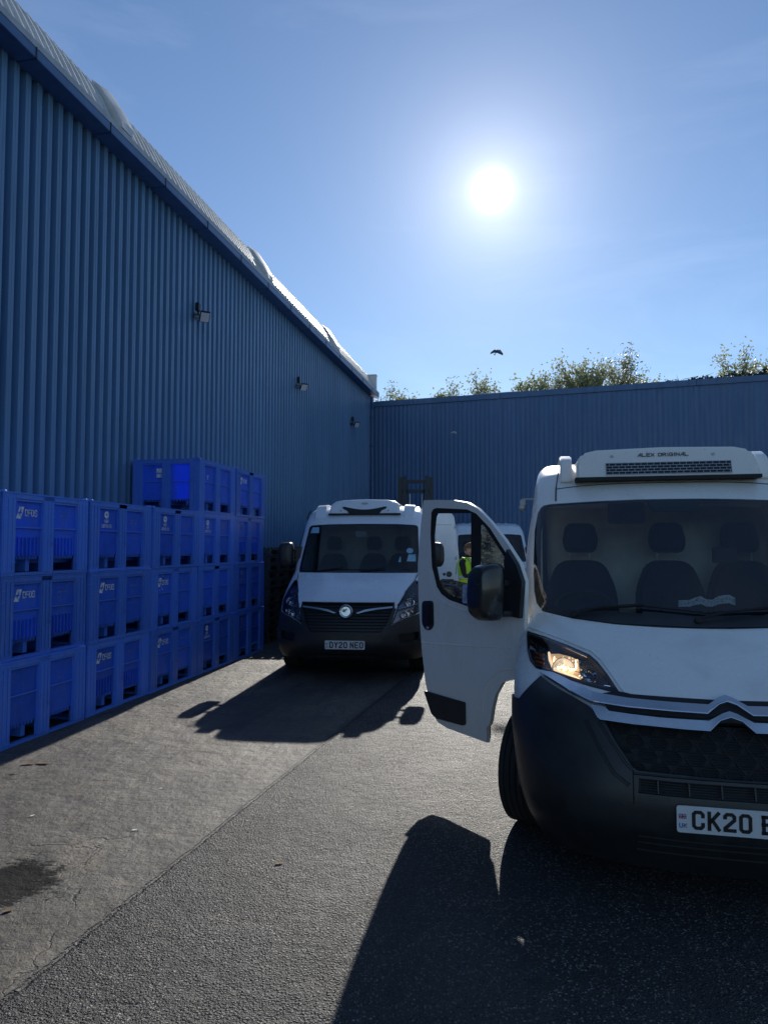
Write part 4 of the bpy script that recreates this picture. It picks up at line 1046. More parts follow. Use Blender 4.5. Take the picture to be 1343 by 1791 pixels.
mb.add(vs, [(j*n+i, j*n+i+1, (j+1)*n+i+1, (j+1)*n+i) for j in range(R_-1) for i in range(n-1)]+[tuple(range(n))[::-1], tuple(range((R_-1)*n, R_*n))])
un = mb.build('refrigeration_unit', M['white'], cv_, bevel=.018)
yf = lambda z: 1.62+(z-2.165)*.35
ufn = lambda u, v, o: (u, yf(v)-.003-o, v)
mb = MB(); mb.prism([(-.37, 2.185), (.40, 2.185), (.40, 2.262), (-.37, 2.262)], lambda p: ufn(p[0], p[1], .001), lambda p: ufn(p[0], p[1], -.02)); mb.build('unit_grille', M['dark'], un)
mb = MB()
for r_ in range(5): z = 2.185+r_*.0192; mb.prism([(-.372, z-.0022), (.402, z-.0022), (.402, z+.0022), (-.372, z+.0022)], lambda p: ufn(p[0], p[1], .006), lambda p: ufn(p[0], p[1], .0))
for r_ in range(4):
    x = -.37+(.02 if r_ % 2 else 0)
    while x < .40: mb.prism([(x-.0018, 2.185+r_*.0192), (x+.0018, 2.185+r_*.0192), (x+.0018, 2.2042+r_*.0192), (x-.0018, 2.2042+r_*.0192)], lambda p: ufn(p[0], p[1], .005), lambda p: ufn(p[0], p[1], .0)); x += .04
mb.build('grille_bar', M['gal'], un)
mb = MB(); xx = -.165
for ch in 'aLEX ORIGINaL':
    if ch == ' ': xx += .018; continue
    strokes(mb, ch, xx, 2.305, .0195 if ch != 'I' else .008, .020, .0, .0048, ufn); xx += .0275 if ch != 'I' else .0135
mb.build('unit_lettering', M['grey_ink'], un, smooth=0)
mb = MB(); mb.box(-.57, .57, 1.60, 2.75, 2.145, 2.168); mb.build('unit_seal', M['rubber'], un)
mb = MB()
for x in (-.33, .30): mb.lathe([(0, .004), (.009, .003), (.010, 0)], ufn(x, 2.31, 0), (0, -1, .2), 10)
mb.build('fixing', M['gal'], un)
mb = MB(); mb.box(.0, .22, 1.95, 2.1, 2.378, 2.392); mb.tube([(.1, 2.0, 2.385), (.1, 2.0, 2.405)], .02, 8); mb.build('top_bracket', M['gal'], un)
# side marker camera on the left roof edge
mb = MB(); T = Matrix.Translation((-.90, 1.9, 2.03)); mb.box(-.03, .06, -.02, .02, .012, .022, T); mb.box(-.042, -.005, -.03, .02, -.028, .014, T); mb.lathe([(0, .03), (.022, .025), (.024, 0)], (-.925, 1.89, 1.995), (-.3, -.3, -1), 12); mb.build('side_camera', M['fascia'], cv_, bevel=.004)
# wheels
wheel(cv_, -.84, .95, .4625, -1, R=.315, wd=.20, steer=radians(-20)); wheel(cv_, .84, .95, .4625, 1, R=.315, wd=.20, steer=radians(-20))
wheel(cv_, -.84, 4.4, .4625, -1, R=.315); wheel(cv_, .84, 4.4, .4625, 1, R=.315)
# cab
cabin(cv_, S, 2.03, 2.38, .45, [(-.52, .48), (.08, .44), (.56, .46)], 1.03, .92, 1.27)
steering(cv_, Vector((-.52, 1.50, 1.30)), radians(35))
mb = MB(); T = Matrix.Translation((-.08, 1.40, 1.36)); mb.box(-.045, .045, -.01, .01, 0, .09, T); mb.tube([(-.08, 1.41, 1.27), (-.08, 1.41, 1.37)], .01, 6); mb.lathe([(0, .014), (.016, .01), (.018, 0)], (-.06, 1.392, 1.40), (0, -1, 0), 12); mb.build('phone_holder', M['dash'], cv_, bevel=.005)
mb = MB(); mb.box(.30, .45, 1.75, 1.78, 1.60, 1.70); mb.build('document_holder', M['dash'], cv_, bevel=.005)
mb = MB(); mb.box(-.36, -.13, 1.66, 1.68, 1.86, 2.0); mb.build('sun_visor_tag', M['dash'], cv_, bevel=.004)
mb = MB(); mb.prism(rounded([(-.12, 1.93), (.14, 1.93), (.17, 2.0), (-.15, 2.0)], .02), lambda p: (p[0]+.02, 1.52, p[1]), lambda p: (p[0]+.02, 1.60, p[1])); mb.build('mirror_console', M['dash'], cv_, bevel=.01)
mb = MB(); mb.tube([(-.80, 2.30, 2.0), (-.78, 2.28, 1.75), (-.77, 2.26, 1.3), (-.76, 2.2, .9)], .022, 8); mb.build('seat_belt', M['seat'], cv_)
mb = MB(); mb.box(-.83, -.79, 2.2, 2.32, .9, 2.0); mb.box(.79, .83, 2.2, 2.32, .9, 2.0); mb.build('pillar_trim', M['beige'], cv_)
# strip of paper labels lying along the base of the screen
mb = MB(); pz = [0, .004, .006, .028, .040, .012, .010, .040, .052, .056, .030]; ns_ = len(pz)
vs = []
for i, z in enumerate(pz):
    x = -.02+i*.030
    vs += [(x-.015, 1.075, 1.362+z*.45), (x-.012, 1.085, 1.398+z*.65)]
mb.add(vs, [(2*i, 2*i+2, 2*i+3, 2*i+1) for i in range(ns_-1)]); pp_ = mb.build('paper_strip', M['paper'], cv_, smooth=0)
mb = MB(); rr = random.Random(5)
for k in range(150):
    i = int(rr.random()*(ns_-1)); a, b, c, d = (Vector(vs[j]) for j in (2*i, 2*i+2, 2*i+3, 2*i+1)); u, v = rr.random()*.9, .15+rr.random()*.65; su, sv = .06+rr.random()*.12, .03+rr.random()*.06
    f = lambda u, v: (a*(1-u)*(1-v)+b*u*(1-v)+c*u*v+d*(1-u)*v)+Vector((0, -.002, .001))
    mb.add([f(u, v), f(min(1, u+su), v), f(min(1, u+su), v+sv), f(u, v+sv)], [(0, 1, 2, 3)])
mb.build('label_print', M['ink'], pp_, smooth=0)

# ---- open door. d = distance from the hinge, z up, o = outwards
TH = radians(46)
dd = Vector((-sin(TH), cos(TH), 0)); dn = Vector((cos(TH), sin(TH), 0))
def DP(d, z, o=0):
    tum = -.015*max(0, (z-1.25)/.75)**1.6-.02*max(0, (.8-z)/.4)**2
    return Vector((-.90, 1.0, 0))+dd*d-dn*(o+tum)+Vector((0, 0, z))
doorO = [(1.005, 2.038), (1.033, 1.853), (1.060, 1.58), (1.045, 1.31), (1.01, .989), (.967, .761), (.897, .565), (.845, .512), (.745, .492), (.348, .485), (.345, .575), (.311, .61), (.289, .699), (.253, .799), (.191, .883), (.104, .912), (.02, .93), (0.0, 1.2), (-.012, 1.500), (.037, 1.609), (.167, 1.747), (.304, 1.868), (.42, 1.951), (.526, 1.996), (.668, 2.020), (.85, 2.032)]
rub = [(.916, 1.945), (.895, 1.968), (.854, 1.976), (.526, 1.951), (.435, 1.920), (.304, 1.825), (.142, 1.654), (0.005, 1.505), (.012, 1.295), (.173, 1.287), (.502, 1.318), (.706, 1.351), (.79, 1.385), (.84, 1.43), (.90, 1.573), (.922, 1.797)]
winM = [(.868, 1.915), (.850, 1.938), (.49, 1.925), (.478, 1.35), (.50, 1.345), (.706, 1.376), (.78, 1.41), (.82, 1.47), (.862, 1.59), (.885, 1.78)]
winQ = [(.400, 1.845), (.370, 1.848), (.15, 1.62), (.132, 1.56), (.145, 1.34), (.404, 1.345)]
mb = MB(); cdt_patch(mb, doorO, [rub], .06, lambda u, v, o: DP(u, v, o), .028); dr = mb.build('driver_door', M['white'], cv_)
mb = MB(); cdt_patch(mb, rub, [winM, winQ], .05, lambda u, v, o: DP(u, v, o-.004), .012); mb.build('window_frame', M['rubber'], dr)
# glass wound almost down in the main pane; fixed quarter pane
gm = [(.86, 1.50), (.82, 1.478), (.68, 1.482), (.485, 1.462), (.485, 1.34), (.706, 1.368), (.78, 1.40), (.835, 1.45)]
mb = MB(); cdt_patch(mb, gm, [], .08, lambda u, v, o: DP(u, v, o-.02), .004); mb.build('wound_down_glass', M['glass_side'], dr)
mb = MB(); cdt_patch(mb, winQ, [], .08, lambda u, v, o: DP(u, v, o-.018), .004); mb.build('quarter_glass', M['glass_dirty'], dr)
mb = MB(); mb.tube([DP(u, v, -.018) for u, v in ((.83, 1.456), (.766, 1.452), (.68, 1.448), (.58, 1.43), (.485, 1.41))], .005, 6); mb.tube([DP(u, v, -.03) for u, v in ((.80, 1.415), (.706, 1.372), (.50, 1.338), (.41, 1.335))], .007, 6); mb.build('window_reflection_line', M['bright_chrome'], dr)  # chrome tubes imitate bright reflection lines across the window
mb = MB(); cdt_patch(mb, ins(doorO, (.5, 1.2), (.96, .97)), [ins(rub, (.46, 1.65), (1.10, 1.12))], .08, lambda u, v, o: DP(u, v, o-.03), .012); mb.build('door_trim', M['dash'], dr)
mb = MB(); mb.tube([DP(u, v, -.0015) for u, v in ((.10, 1.10), (.30, 1.085), (.60, 1.06), (1.01, 1.03))], .006, 8)
mb.tube([DP(.10+.27*cos(radians(a)), .70+.27*sin(radians(a)), -.002) for a in range(-5, 95, 8)], .007, 8)
mb.tube([DP(u, v, -.002) for u, v in ((.14, 1.262), (.35, 1.27), (.55, 1.29), (.74, 1.325), (.85, 1.37), (.93, 1.50))], .004, 6)
mb.build('pressed_crease', M['white'], dr)
# handle recess, pull, moulding, pressing line
hnd = rounded([(1.0, 1.325), (.872, 1.335), (.866, 1.160), (.905, 1.128), (.965, 1.128), (1.0, 1.17)], .03)
mb = MB(); cdt_patch(mb, hnd, [], .05, lambda u, v, o: DP(u, v, o+.006), .02); hd = mb.build('handle_recess', M['black'], dr)
mb = MB(); cdt_patch(mb, rounded([(.965, 1.305), (.90, 1.31), (.895, 1.17), (.955, 1.155)], .02), [], .05, lambda u, v, o: DP(u, v, o+.020), .012); mb.build('door_handle', M['dark'], hd)
mb = MB(); mb.lathe([(0, .008), (.010, .006), (.012, 0)], DP(.93, 1.145, .008), -dn, 12); mb.build('lock', M['gal'], hd)
mo = rounded([(.975, .705), (.534, .702), (.540, .560), (.56, .548), (.845, .538), (.897, .560)], .012)
mb = MB(); cdt_patch(mb, mo, [], .06, lambda u, v, o: DP(u, v, o+.012), .02); mb.build('side_moulding', M['black'], dr)
# mirror on its twin arms
base = [(-.012, 1.50), (.037, 1.598), (.119, 1.690), (.142, 1.62), (.135, 1.517), (.150, 1.295), (.011, 1.286)]
mb = MB(); cdt_patch(mb, base, [], .05, lambda u, v, o: DP(u, v, o+.03), .045); ms = mb.build('mirror_mount', M['black'], dr)
mb = MB(); mb.tube([DP(.10, 1.485, .02), DP(.10, 1.49, .10), DP(.16, 1.50, .18)], .021, 8); mb.tube([DP(.08, 1.31, .02), DP(.09, 1.31, .10), DP(.16, 1.33, .18)], .021, 8); mb.build('mirror_arm', M['black'], ms)
mc = rounded([(.058, 1.60), (.045, 1.45), (.058, 1.30), (.08, 1.272), (.18, 1.262), (.235, 1.30), (.25, 1.42), (.235, 1.56), (.20, 1.598), (.11, 1.612)], .045, 4)
mb = MB(); n = len(mc); cxm = sum(p[0] for p in mc)/n; czm = sum(p[1] for p in mc)/n; rows = []
for o, k in ((.10, .93), (.12, 1.0), (.17, 1.0), (.215, .95), (.245, .83), (.262, .6), (.268, .3)):
    rows += [DP(cxm+(p[0]-cxm)*k, czm+(p[1]-czm)*k, o) for p in mc]
mb.add(rows, [(j*n+i, j*n+(i+1) % n, (j+1)*n+(i+1) % n, (j+1)*n+i) for j in range(6) for i in range(n)]+[tuple(range(6*n, 7*n)), tuple(range(n))[::-1]])
mh = mb.build('wing_mirror', M['gloss_black'], ms, smooth=85)
mb = MB(); mb.prism(rounded([(p[0], p[1]) for p in ins(mc, (cxm, czm), (.85, .88))], .01), lambda p: DP(p[0], p[1], .099), lambda p: DP(p[0], p[1], .096)); mb.build('mirror_glass', M['bright_chrome'], mh)
mb = MB(); mb.prism(rounded([(.268, 1.478), (.205, 1.482), (.200, 1.372), (.268, 1.366)], .012), lambda p: DP(p[0], p[1], .246), lambda p: DP(p[0], p[1], .13)); il = mb.build('mirror_indicator', M['indicator_lens'], mh)
mb = MB(); mb.prism([(.222, 1.462), (.208, 1.464), (.206, 1.39), (.222, 1.386)], lambda p: DP(p[0], p[1], .250), lambda p: DP(p[0], p[1], .240)); mb.build('indicator_bulb', M['orange'], il)
# the closed passenger door outline and mirror on the far side
mb = MB()
for sg in (1,):
    ln = [(1.0, 1.0), (1.0, .50), (2.06, .50), (2.10, 1.3), (2.06, 2.0), (1.80, 2.03), (1.45, 1.62), (1.16, 1.38), (1.0, 1.25), (1.0, 1.0)]
    mb.tube([(sg*(S.w(z)+.001), y, z) for y, z in densify(ln, .06)], .004, 5)
mb.build('door_gap', M['rubber'], cv_)
mb = MB(); cdt_patch(mb, [(1.18, 1.38), (2.0, 1.34), (2.0, 1.95), (1.75, 1.95), (1.40, 1.60)], [], .1, lambda u, v, o: (S.w(v)-.004+o, u, v), .004); mb.build('passenger_window', M['glass_dark'], cv_)
mb = MB(); mb.prism([(p[0]+1.0, p[1]) for p in mc], lambda p: (p[0]+.08, 1.25, p[1]), lambda p: (p[0]+.08, 1.38, p[1])); mb.tube([(.92, 1.3, 1.45), (1.1, 1.3, 1.45)], .02, 8); mb.build('wing_mirror', M['black'], cv_, bevel=.03)

# bring the van to its true size: it was drafted at 1/1.095 scale above a lower datum
def bake(o, mt):
    for c in o.children:
        c.data.transform(mt); c.data.update(); bake(c, mt)
bake(cv_, Matrix.Translation((0, 0, -.1615)) @ Matrix.Scale(1.095, 4)); cv_.location = (1.626, 3.318, 0)

# ================================================================== SECOND VAN (facing, farther back)
def build_far_van(loc, phi, label, unit=True, plate='DY20 NEO', chimney=False):
    S = Surf([(.2, .2), (.3, .08), (.42, .0), (.6, 0), (.75, .04), (.9, .10), (.98, .16), (1.03, .24), (1.1, .38), (1.2, .60), (1.28, .80), (1.33, .93), (1.37, 1.0), (2.0, 1.50), (2.08, 1.57), (2.15, 1.64), (2.25, 1.75), (2.33, 1.95), (2.37, 2.3)],
             [(.2, .95), (.35, .99), (.5, 1.01), (.8, 1.0), (1.0, .99), (1.2, .98), (1.4, .965), (1.7, .955), (2.0, .93), (2.1, .92), (2.2, .895), (2.3, .855), (2.37, .79)],
             [(.2, .5), (.6, .6), (.9, .6), (1.1, .5), (1.4, .3), (2.0, .25), (2.37, .2)],
             [(.2, 2.6), (1.2, 2.6), (1.4, 3), (2.4, 3.2)])
    v = empty('parked_van', loc, -radians(phi)); tag(v, label, 'van')
    wm_ = M['white_sky_tint']
    gT = [(-.79, 2.045), (0, 2.062), (.79, 2.045)]; gl = rounded([(-.885, 1.345), (.885, 1.345), (.835, 2.04), (.55, 2.058), (0, 2.064), (-.55, 2.058), (-.835, 2.04)], .05)
    lampR = [(.885, 1.235), (.85, 1.243), (.745, 1.111), (.665, .948), (.635, .84), (.585, .693), (.67, .745), (.78, .790), (.88, .815), (.935, .85), (.95, .97), (.925, 1.12)]
    gr = rounded([(-.60, .965), (.60, .965), (.60, .90), (.53, .70), (.46, .60), (0, .575), (-.46, .60), (-.53, .70), (-.60, .90)], .02)
    zt = 2.365; edge = [(-S.w(z), z) for z in [zt-(zt-.6)*k/36 for k in range(37)]]
    skin(S, edge+[(-x, z) for x, z in edge[::-1]], [gl, lampR, mirrorx(lampR), ins(gr, (0, .8), (1.012, 1.02))], 0, .014, .05).build('front_body', wm_, v)
    body_rest(S, v, zt, 5.6, wm_, [[(1.25, 1.42), (2.0, 1.38), (2.0, 2.0), (1.75, 2.0), (1.5, 1.75)]], [[(1.25, 1.42), (2.0, 1.38), (2.0, 2.0), (1.75, 2.0), (1.5, 1.75)]], [(.92, .36, .40), (4.5, .36, .40)])
    for sg in (-1, 1):
        mb = MB(); cdt_patch(mb, [(1.25, 1.42), (2.0, 1.38), (2.0, 2.0), (1.75, 2.0), (1.5, 1.75)], [], .12, lambda u, w_, o: (sg*(S.w(w_)-.004), u, w_), 0); mb.build('side_window', M['glass_dark'], v)
        mb = MB(); ln = [(1.05, 1.2), (1.05, .50), (2.1, .50), (2.12, 1.3), (2.06, 2.05), (1.78, 2.05), (1.45, 1.75), (1.2, 1.4), (1.05, 1.2)]
        mb.tube([(sg*(S.w(z)+.001), y, z) for y, z in densify(ln, .08)], .005, 5); mb.build('door_gap', M['rubber'], v)
        x = sg*1.04
        mb = MB(); out = rounded([(sg*1.02, 1.42), (sg*1.20, 1.42), (sg*1.235, 1.50), (sg*1.235, 1.70), (sg*1.20, 1.775), (sg*1.04, 1.785), (sg*1.015, 1.70)], .05)
        n = len(out); cx = sum(p[0] for p in out)/n; cz = sum(p[1] for p in out)/n; rows = []
        for y, k in ((1.20, .4), (1.208, .75), (1.23, .93), (1.28, 1), (1.36, 1), (1.38, .96)): rows += [(cx+(p[0]-cx)*k, y, cz+(p[1]-cz)*k) for p in out]
        mb.add(rows, [(j*n+i, j*n+(i+1) % n, (j+1)*n+(i+1) % n, (j+1)*n+i) for j in range(5) for i in range(n)]+[tuple(range(n))[::-1], tuple(range(5*n, 6*n))])
        mir = mb.build('wing_mirror', M['black'], v, smooth=50)
        mb = MB(); mb.tube([(sg*.92, 1.33, 1.66), (sg*1.06, 1.32, 1.67)], .018, 6); mb.tube([(sg*.93, 1.33, 1.50), (sg*1.06, 1.32, 1.50)], .022, 6); mb.box(min(sg*.90, sg*.97), max(sg*.90, sg*.97), 1.27, 1.40, 1.36, 1.72); mb.build('mirror_arm', M['black'], mir)
        mb = MB(); mb.box(min(sg*1.05, sg*1.2), max(sg*1.05, sg*1.2), 1.381, 1.385, 1.48, 1.74); mb.build('mirror_glass', M['bright_chrome'], mir)
    # bonnet
    hd = [(-.80, 1.20), (-.735, 1.105), (-.655, .945), (-.632, .903), (-.624, .905), (-.618, .979), (0, .980)]; hb = [(-.872, 1.335), (0, 1.335)]
    hp = hd+[(-x, z) for x, z in hd[:-1][::-1]]+[(.872, 1.335), (-.872, 1.335)]
    skin(S, hp, [], .007, .01, .05).build('bonnet', wm_, v)
    mb = MB()
    for sg in (-1, 1): mb.tube([S.xz(sg*x, z, .002) for x, z in ((.872, 1.335), (.84, 1.24), (.74, 1.11), (.66, .945))], .005, 5)
    mb.tube([S.xz(x/10*.87, 1.338, .004) for x in range(-10, 11)], .006, 5); mb.build('panel_gap', M['rubber'], v)
    inner = [(x*.96, 1.70+(z-1.70)*.93) for x, z in gl]
    skin(S, gl, [inner], -.004, .006, .05).build('screen_surround', M['rubber'], v)
    ws = skin(S, gl, [], .001, 0, .06); ws.build('windscreen', M['glass_dark'], v)
    mb = MB()
    if unit:
        for (x0, x1, z0, z1) in ((-.80, -.66, 1.92, 2.01), (.70, .83, 1.50, 1.60), (.58, .62, 1.49, 1.57)):
            mb.add([S.xz(x0, z0, .004), S.xz(x1, z0, .004), S.xz(x1-.01, z1, .004), S.xz(x0+.02, z1, .004)], [(0, 1, 2, 3)])
        c = (.735, 1.655); mb.add([S.xz(c[0]+.048*cos(k*pi/8), c[1]+.04*sin(k*pi/8), .004) for k in range(16)], [tuple(range(16))]); mb.build('screen_sticker', M['sticker'], v, smooth=0)
    mb = MB()
    for a, b, c in (((-.60, 1.352), (-.2, 1.40), (.12, 1.375)), ((.05, 1.352), (.40, 1.40), (.75, 1.38))): mb.tube([S.xz(*a, .01), S.xz(*b, .03)], .009, 5); mb.tube([S.xz(b[0]-.3, b[1]-.02, .012), S.xz(*c, .014)], .007, 5)
    mb.build('wiper', M['rubber'], v)
    # bumper
    bz = [.80-(.80-.24)*k/10 for k in range(11)]
    bl = [(-S.w(z), z) for z in bz[::-1]]
    bp = bl+[(-.96, .84), (-.88, .812), (-.78, .785), (-.67, .74), (-.585, .69), (-.62, .82), (-.645, .90), (-.622, .905), (-.616, .974), (.616, .974), (.622, .905), (.645, .90), (.62, .82), (.585, .69), (.67, .74), (.78, .785), (.88, .812), (.96, .84)]+[(-x, z) for x, z in bl[::-1]]
    low = [(-.40, .33), (.40, .33), (.43, .28), (-.43, .28)]
    fog = [(.68, .58), (.93, .60), (.93, .50), (.70, .47)]
    skin(S, bp, [gr, low, fog, mirrorx(fog)], .012, .03, .05).build('front_bumper', M['black'], v)
    for fg in (fog, mirrorx(fog)): skin(S, ins(fg, (fg[0][0], .54), (1.1, 1.1)), [], -.04, .004, .06).build('fog_lamp_recess', M['dark'], v)
    gb = skin(S, ins(gr, (0, .8), (1.02, 1.02)), [], -.03, .01, .06).build('grille', M['dark'], v)
    mb = MB()
    for z in (.62, .66, .70, .74, .78, .82, .86, .93):
        w = max(abs(x) for x, zz in gr if True) if z > .9 else interp(z, [(.6, .45), (.7, .53), (.9, .59)]); mb.tube([S.xz(x/8*w, z, -.016) for x in range(-8, 9)], .007, 5)
    mb.build('grille_slat', M['dark'], gb)
    mb = MB()
    for sg in (-1, 1):
        a = [(.595, .925), (.40, .908), (.25, .888), (.13, .845)]; b = [(.595, .905), (.40, .888), (.25, .862), (.16, .838)]
        skin(S, [(sg*x, z) for x, z in a]+[(sg*x, z) for x, z in b[::-1]], [], .018, .02, .05).build('grille_blade', M['chrome'], v)
    c = S.xz(0, .862, .02)
    mb = MB(); mb.lathe([(0, .012), (.060, .012), (.066, .02), (.080, .024), (.090, .015), (.092, 0)], c, (0, -1, .1), 36); bdg = mb.build('badge', M['chrome'], v)
    f = lambda u, w_, o: (c.x+u, c.y-.013-o, c.z+w_)
    mb = MB(); mb.prism([(-.05, .012), (-.03, .035), (-.005, .028), (.012, .045), (.016, .02), (-.004, .006), (-.012, -.012), (-.04, -.008)], lambda p: f(p[0], p[1], .0015), lambda p: f(p[0], p[1], -.002)); mb.prism([(-.045, -.03), (-.01, -.052), (.03, -.045), (.012, -.025), (-.015, -.03), (-.03, -.022)], lambda p: f(p[0], p[1], .0015), lambda p: f(p[0], p[1], -.002)); mb.build('emblem', M['lamp_back'], bdg, smooth=0)
    number_plate(v, S, plate, 0, .447) if plate else None
    # lamps
    for sg in (-1, 1):
        L = lampR if sg > 0 else mirrorx(lampR)
        hs = skin(S, ins(L, (sg*.78, .95), (1.02, 1.02)), [], -.05, .004, .05).build('headlight', M['lamp_back'], v)
        skin(S, L, [ins(L, (sg*.79, .95), (.86, .92))], -.002, .05, .05).build('lamp_rim', M['dark'], hs)
        for (x, z, R) in ((.82, .995, .055), (.765, .83, .05), (.84, .86, .03), (.85, 1.12, .022)):
            cc = S.xz(sg*x, z, -.04); mb = MB(); mb.lathe([(R*k/6, .035*(k/6)**2) for k in range(7)]+[(R*1.08, .036)], cc, (sg*.3, -1, .15), 16)
            for q in range(7): a = q*.9; mb.box(cc.x+R*.6*cos(a)-.006, cc.x+R*.6*cos(a)+.006, cc.y-.03, cc.y-.02, cc.z+R*.6*sin(a)-.008, cc.z+R*.6*sin(a)+.008)
            mb.build('reflector', M['bright_chrome'], hs)
        mb = MB(); mb.tube([S.xz(sg*x, z, -.012) for x, z in ((.66, .905), (.75, .915), (.84, .935), (.93, .955))], .010, 6); mb.build('lamp_divider', M['chrome'], hs)
        skin(S, L, [], .003, 0, .05).build('lamp_lens', M['glass_clear'], hs)
    if unit:
        mb = MB()
        un = [(-.54, 2.225), (-.545, 2.30), (-.525, 2.38), (-.46, 2.425), (-.35, 2.445), (0, 2.455), (.35, 2.445), (.46, 2.425), (.525, 2.38), (.545, 2.30), (.54, 2.225)]
        n = len(un); rows = []
        for y, k in ((1.68, .93), (1.70, .975), (1.76, 1), (2.7, 1), (2.8, .93)): rows += [(x*(1 if k > .95 else .97), y+(z-2.225)*.45*(1 if y < 2 else 0), 2.225+(z-2.225)*k) for x, z in un]
        mb.add(rows, [(j*n+i, j*n+(i+1) % n, (j+1)*n+(i+1) % n, (j+1)*n+i) for j in range(4) for i in range(n)]+[tuple(range(n))[::-1], tuple(range(4*n, 5*n))])
        u_ = mb.build('refrigeration_unit', wm_, v, bevel=.02)
        mo_ = [(-.345, 2.335)]+[(-.345+.69*k/16, 2.345-.055*sin(pi*k/16)) for k in range(1, 16)]+[(.345, 2.335), (.335, 2.305), (.27, 2.275), (.235, 2.228), (-.235, 2.228), (-.27, 2.275), (-.335, 2.305)]
        yf = lambda z: 1.676+(z-2.225)*.45
        mb = MB(); mb.prism(mo_, lambda p: (p[0], yf(p[1])-.006, p[1]), lambda p: (p[0], yf(p[1])+.03, p[1])); mb.build('air_intake', M['dark'], u_)
        mb = MB(); mb.prism([(.055*cos(k*pi/8), 2.385+.016*sin(k*pi/8)) for k in range(16)], lambda p: (p[0], yf(p[1])-.004, p[1]), lambda p: (p[0], yf(p[1])+.02, p[1])); mb.build('maker_badge', M['fascia'], u_)
        mb = MB()
        for sg in (-1, 1): mb.lathe([(0, .004), (.01, 0)], (sg*.37, yf(2.27)-.003, 2.27), (0, -1, 0), 8)
        mb.build('fixing', M['grey_ink'], u_)
        mb = MB(); mb.box(-.56, .56, 1.66, 2.7, 2.205, 2.228); mb.build('unit_seal', M['rubber'], u_)
        for sg in (-1, 1):
            mb = MB(); mb.prism(rounded([(1.66, 2.17), (1.72, 2.27), (1.82, 2.37), (1.95, 2.40), (2.6, 2.41), (2.6, 2.3), (1.9, 2.25)], .04), lambda p: (sg*.77, p[0], p[1]-.03), lambda p: (sg*.61, p[0], p[1]-.02)); mb.build('roof_shoulder', wm_, v, bevel=.02)
        mb = MB(); mb.tube([(-.91, 1.88, 2.12), (-.935, 1.87, 2.16), (-.915, 1.9, 2.24), (-.885, 1.92, 2.28)], .010, 6); mb.build('aerial_hook', M['rubber'], v)
    if chimney:
        mb = MB(); pts = [(-.9, 2.30), (.9, 2.30), (.93, 2.36), (.90, 2.62), (.84, 2.66), (-.84, 2.66), (-.90, 2.62), (-.93, 2.36)]
        mb.prism(pts, lambda p: (p[0], 1.62+(p[1]-2.3)*.8, p[1]), lambda p: (p[0], 5.5, p[1])); mb.build('raised_box_front', wm_, v, bevel=.03)
    for sg in (-1, 1): wheel(v, sg*.87, .92, .345, sg); wheel(v, sg*.87, 4.5, .345, sg)
    cabin(v, S, 2.08, 2.35, .45, [(-.55, .46), (.10, .44), (.55, .46)], 1.03, 1.05, 1.32)
    steering(v, Vector((-.55, 1.55, 1.30)), radians(30))
    mb = MB(); mb.box(-.11, .05, 1.53, 1.56, 1.86, 1.95); mb.build('rear_view_mirror', M['gal'], v, bevel=.008)
    mb = MB(); mb.add([(-.3, 1.20, 1.335), (-.05, 1.18, 1.335), (-.08, 1.30, 1.36), (-.27, 1.3, 1.35)], [(0, 1, 2, 3)]); mb.build('dashboard_papers', M['paper'], v, smooth=0)
    return v
build_far_van((-.503, 9.25, 0), 6.8, 'white van with a rounded roof cooling unit facing the camera, plate DY20 NEO')
build_far_van((2.75, 17.3, 0), 2.0, 'distant white van facing the camera, seen between the open door and the near van', unit=False, plate=None, chimney=False)

# ---- high roofed van seen from behind, standing past the open door
rv = empty('parked_van', (.53, 14.6, 0), -radians(2.5)); tag(rv, 'tall white van seen from behind through the open door window beside the man', 'van')
out = [(-1.02, .40), (-1.03, 1.1), (-.99, 1.7), (-.94, 2.15), (-.91, 2.34), (-.85, 2.42), (-.4, 2.445), (.4, 2.445), (.85, 2.42), (.91, 2.34), (.94, 2.15), (.99, 1.7), (1.03, 1.1), (1.02, .40)]
mb = MB(); n = len(out); rows = []
for y, k in ((0, .985), (.03, 1), (3.9, 1), (4.3, .985), (4.7, .93)): rows += [(x*k, y, .4+(z-.4)*k) for x, z in out]
mb.add(rows, [(j*n+i, j*n+(i+1) % n, (j+1)*n+(i+1) % n, (j+1)*n+i) for j in range(4) for i in range(n)]+[tuple(range(n))[::-1], tuple(range(4*n, 5*n))])
mb.prism([(4.6, .4), (4.6, 1.9), (4.9, 1.5), (5.6, 1.1), (5.75, .8), (5.75, .4)], lambda p: (-.93, p[0], p[1]), lambda p: (.93, p[0], p[1]))
mb.build('body', M['white_sky_tint'], rv, bevel=.03)
for sg in (-1, 1):
    xs = sorted((sg*.012, sg*.90))
    rd = [(xs[0], .55), (xs[1], .55), (xs[1], 1.1), (xs[1]*.99 if sg > 0 else xs[1], 1.7), (xs[1]*.95 if sg > 0 else xs[1], 2.33), (xs[0] if sg > 0 else xs[0]*.95, 2.33), (xs[0], 1.7)]
    mb = MB(); mb.prism(rounded(rd, .05), lambda p: (p[0], -.012, p[1]), lambda p: (p[0], .02, p[1])); d_ = mb.build('rear_door', M['white_sky_tint'], rv, bevel=.008)
    mb = MB()
    for z in (.8, 1.45, 2.1): mb.box(*sorted((sg*.92, sg*.96)), -.02, .0, z, z+.07)
    mb.build('hinge', M['fascia'], d_)
    mb = MB(); mb.prism(rounded([(.93, .60), (1.0, .60), (1.0, .88), (.93, .88)], .03), lambda p: (sg*p[0], -.02, p[1]), lambda p: (sg*p[0], .02, p[1])); mb.build('tail_light', M['ink_red'], rv)
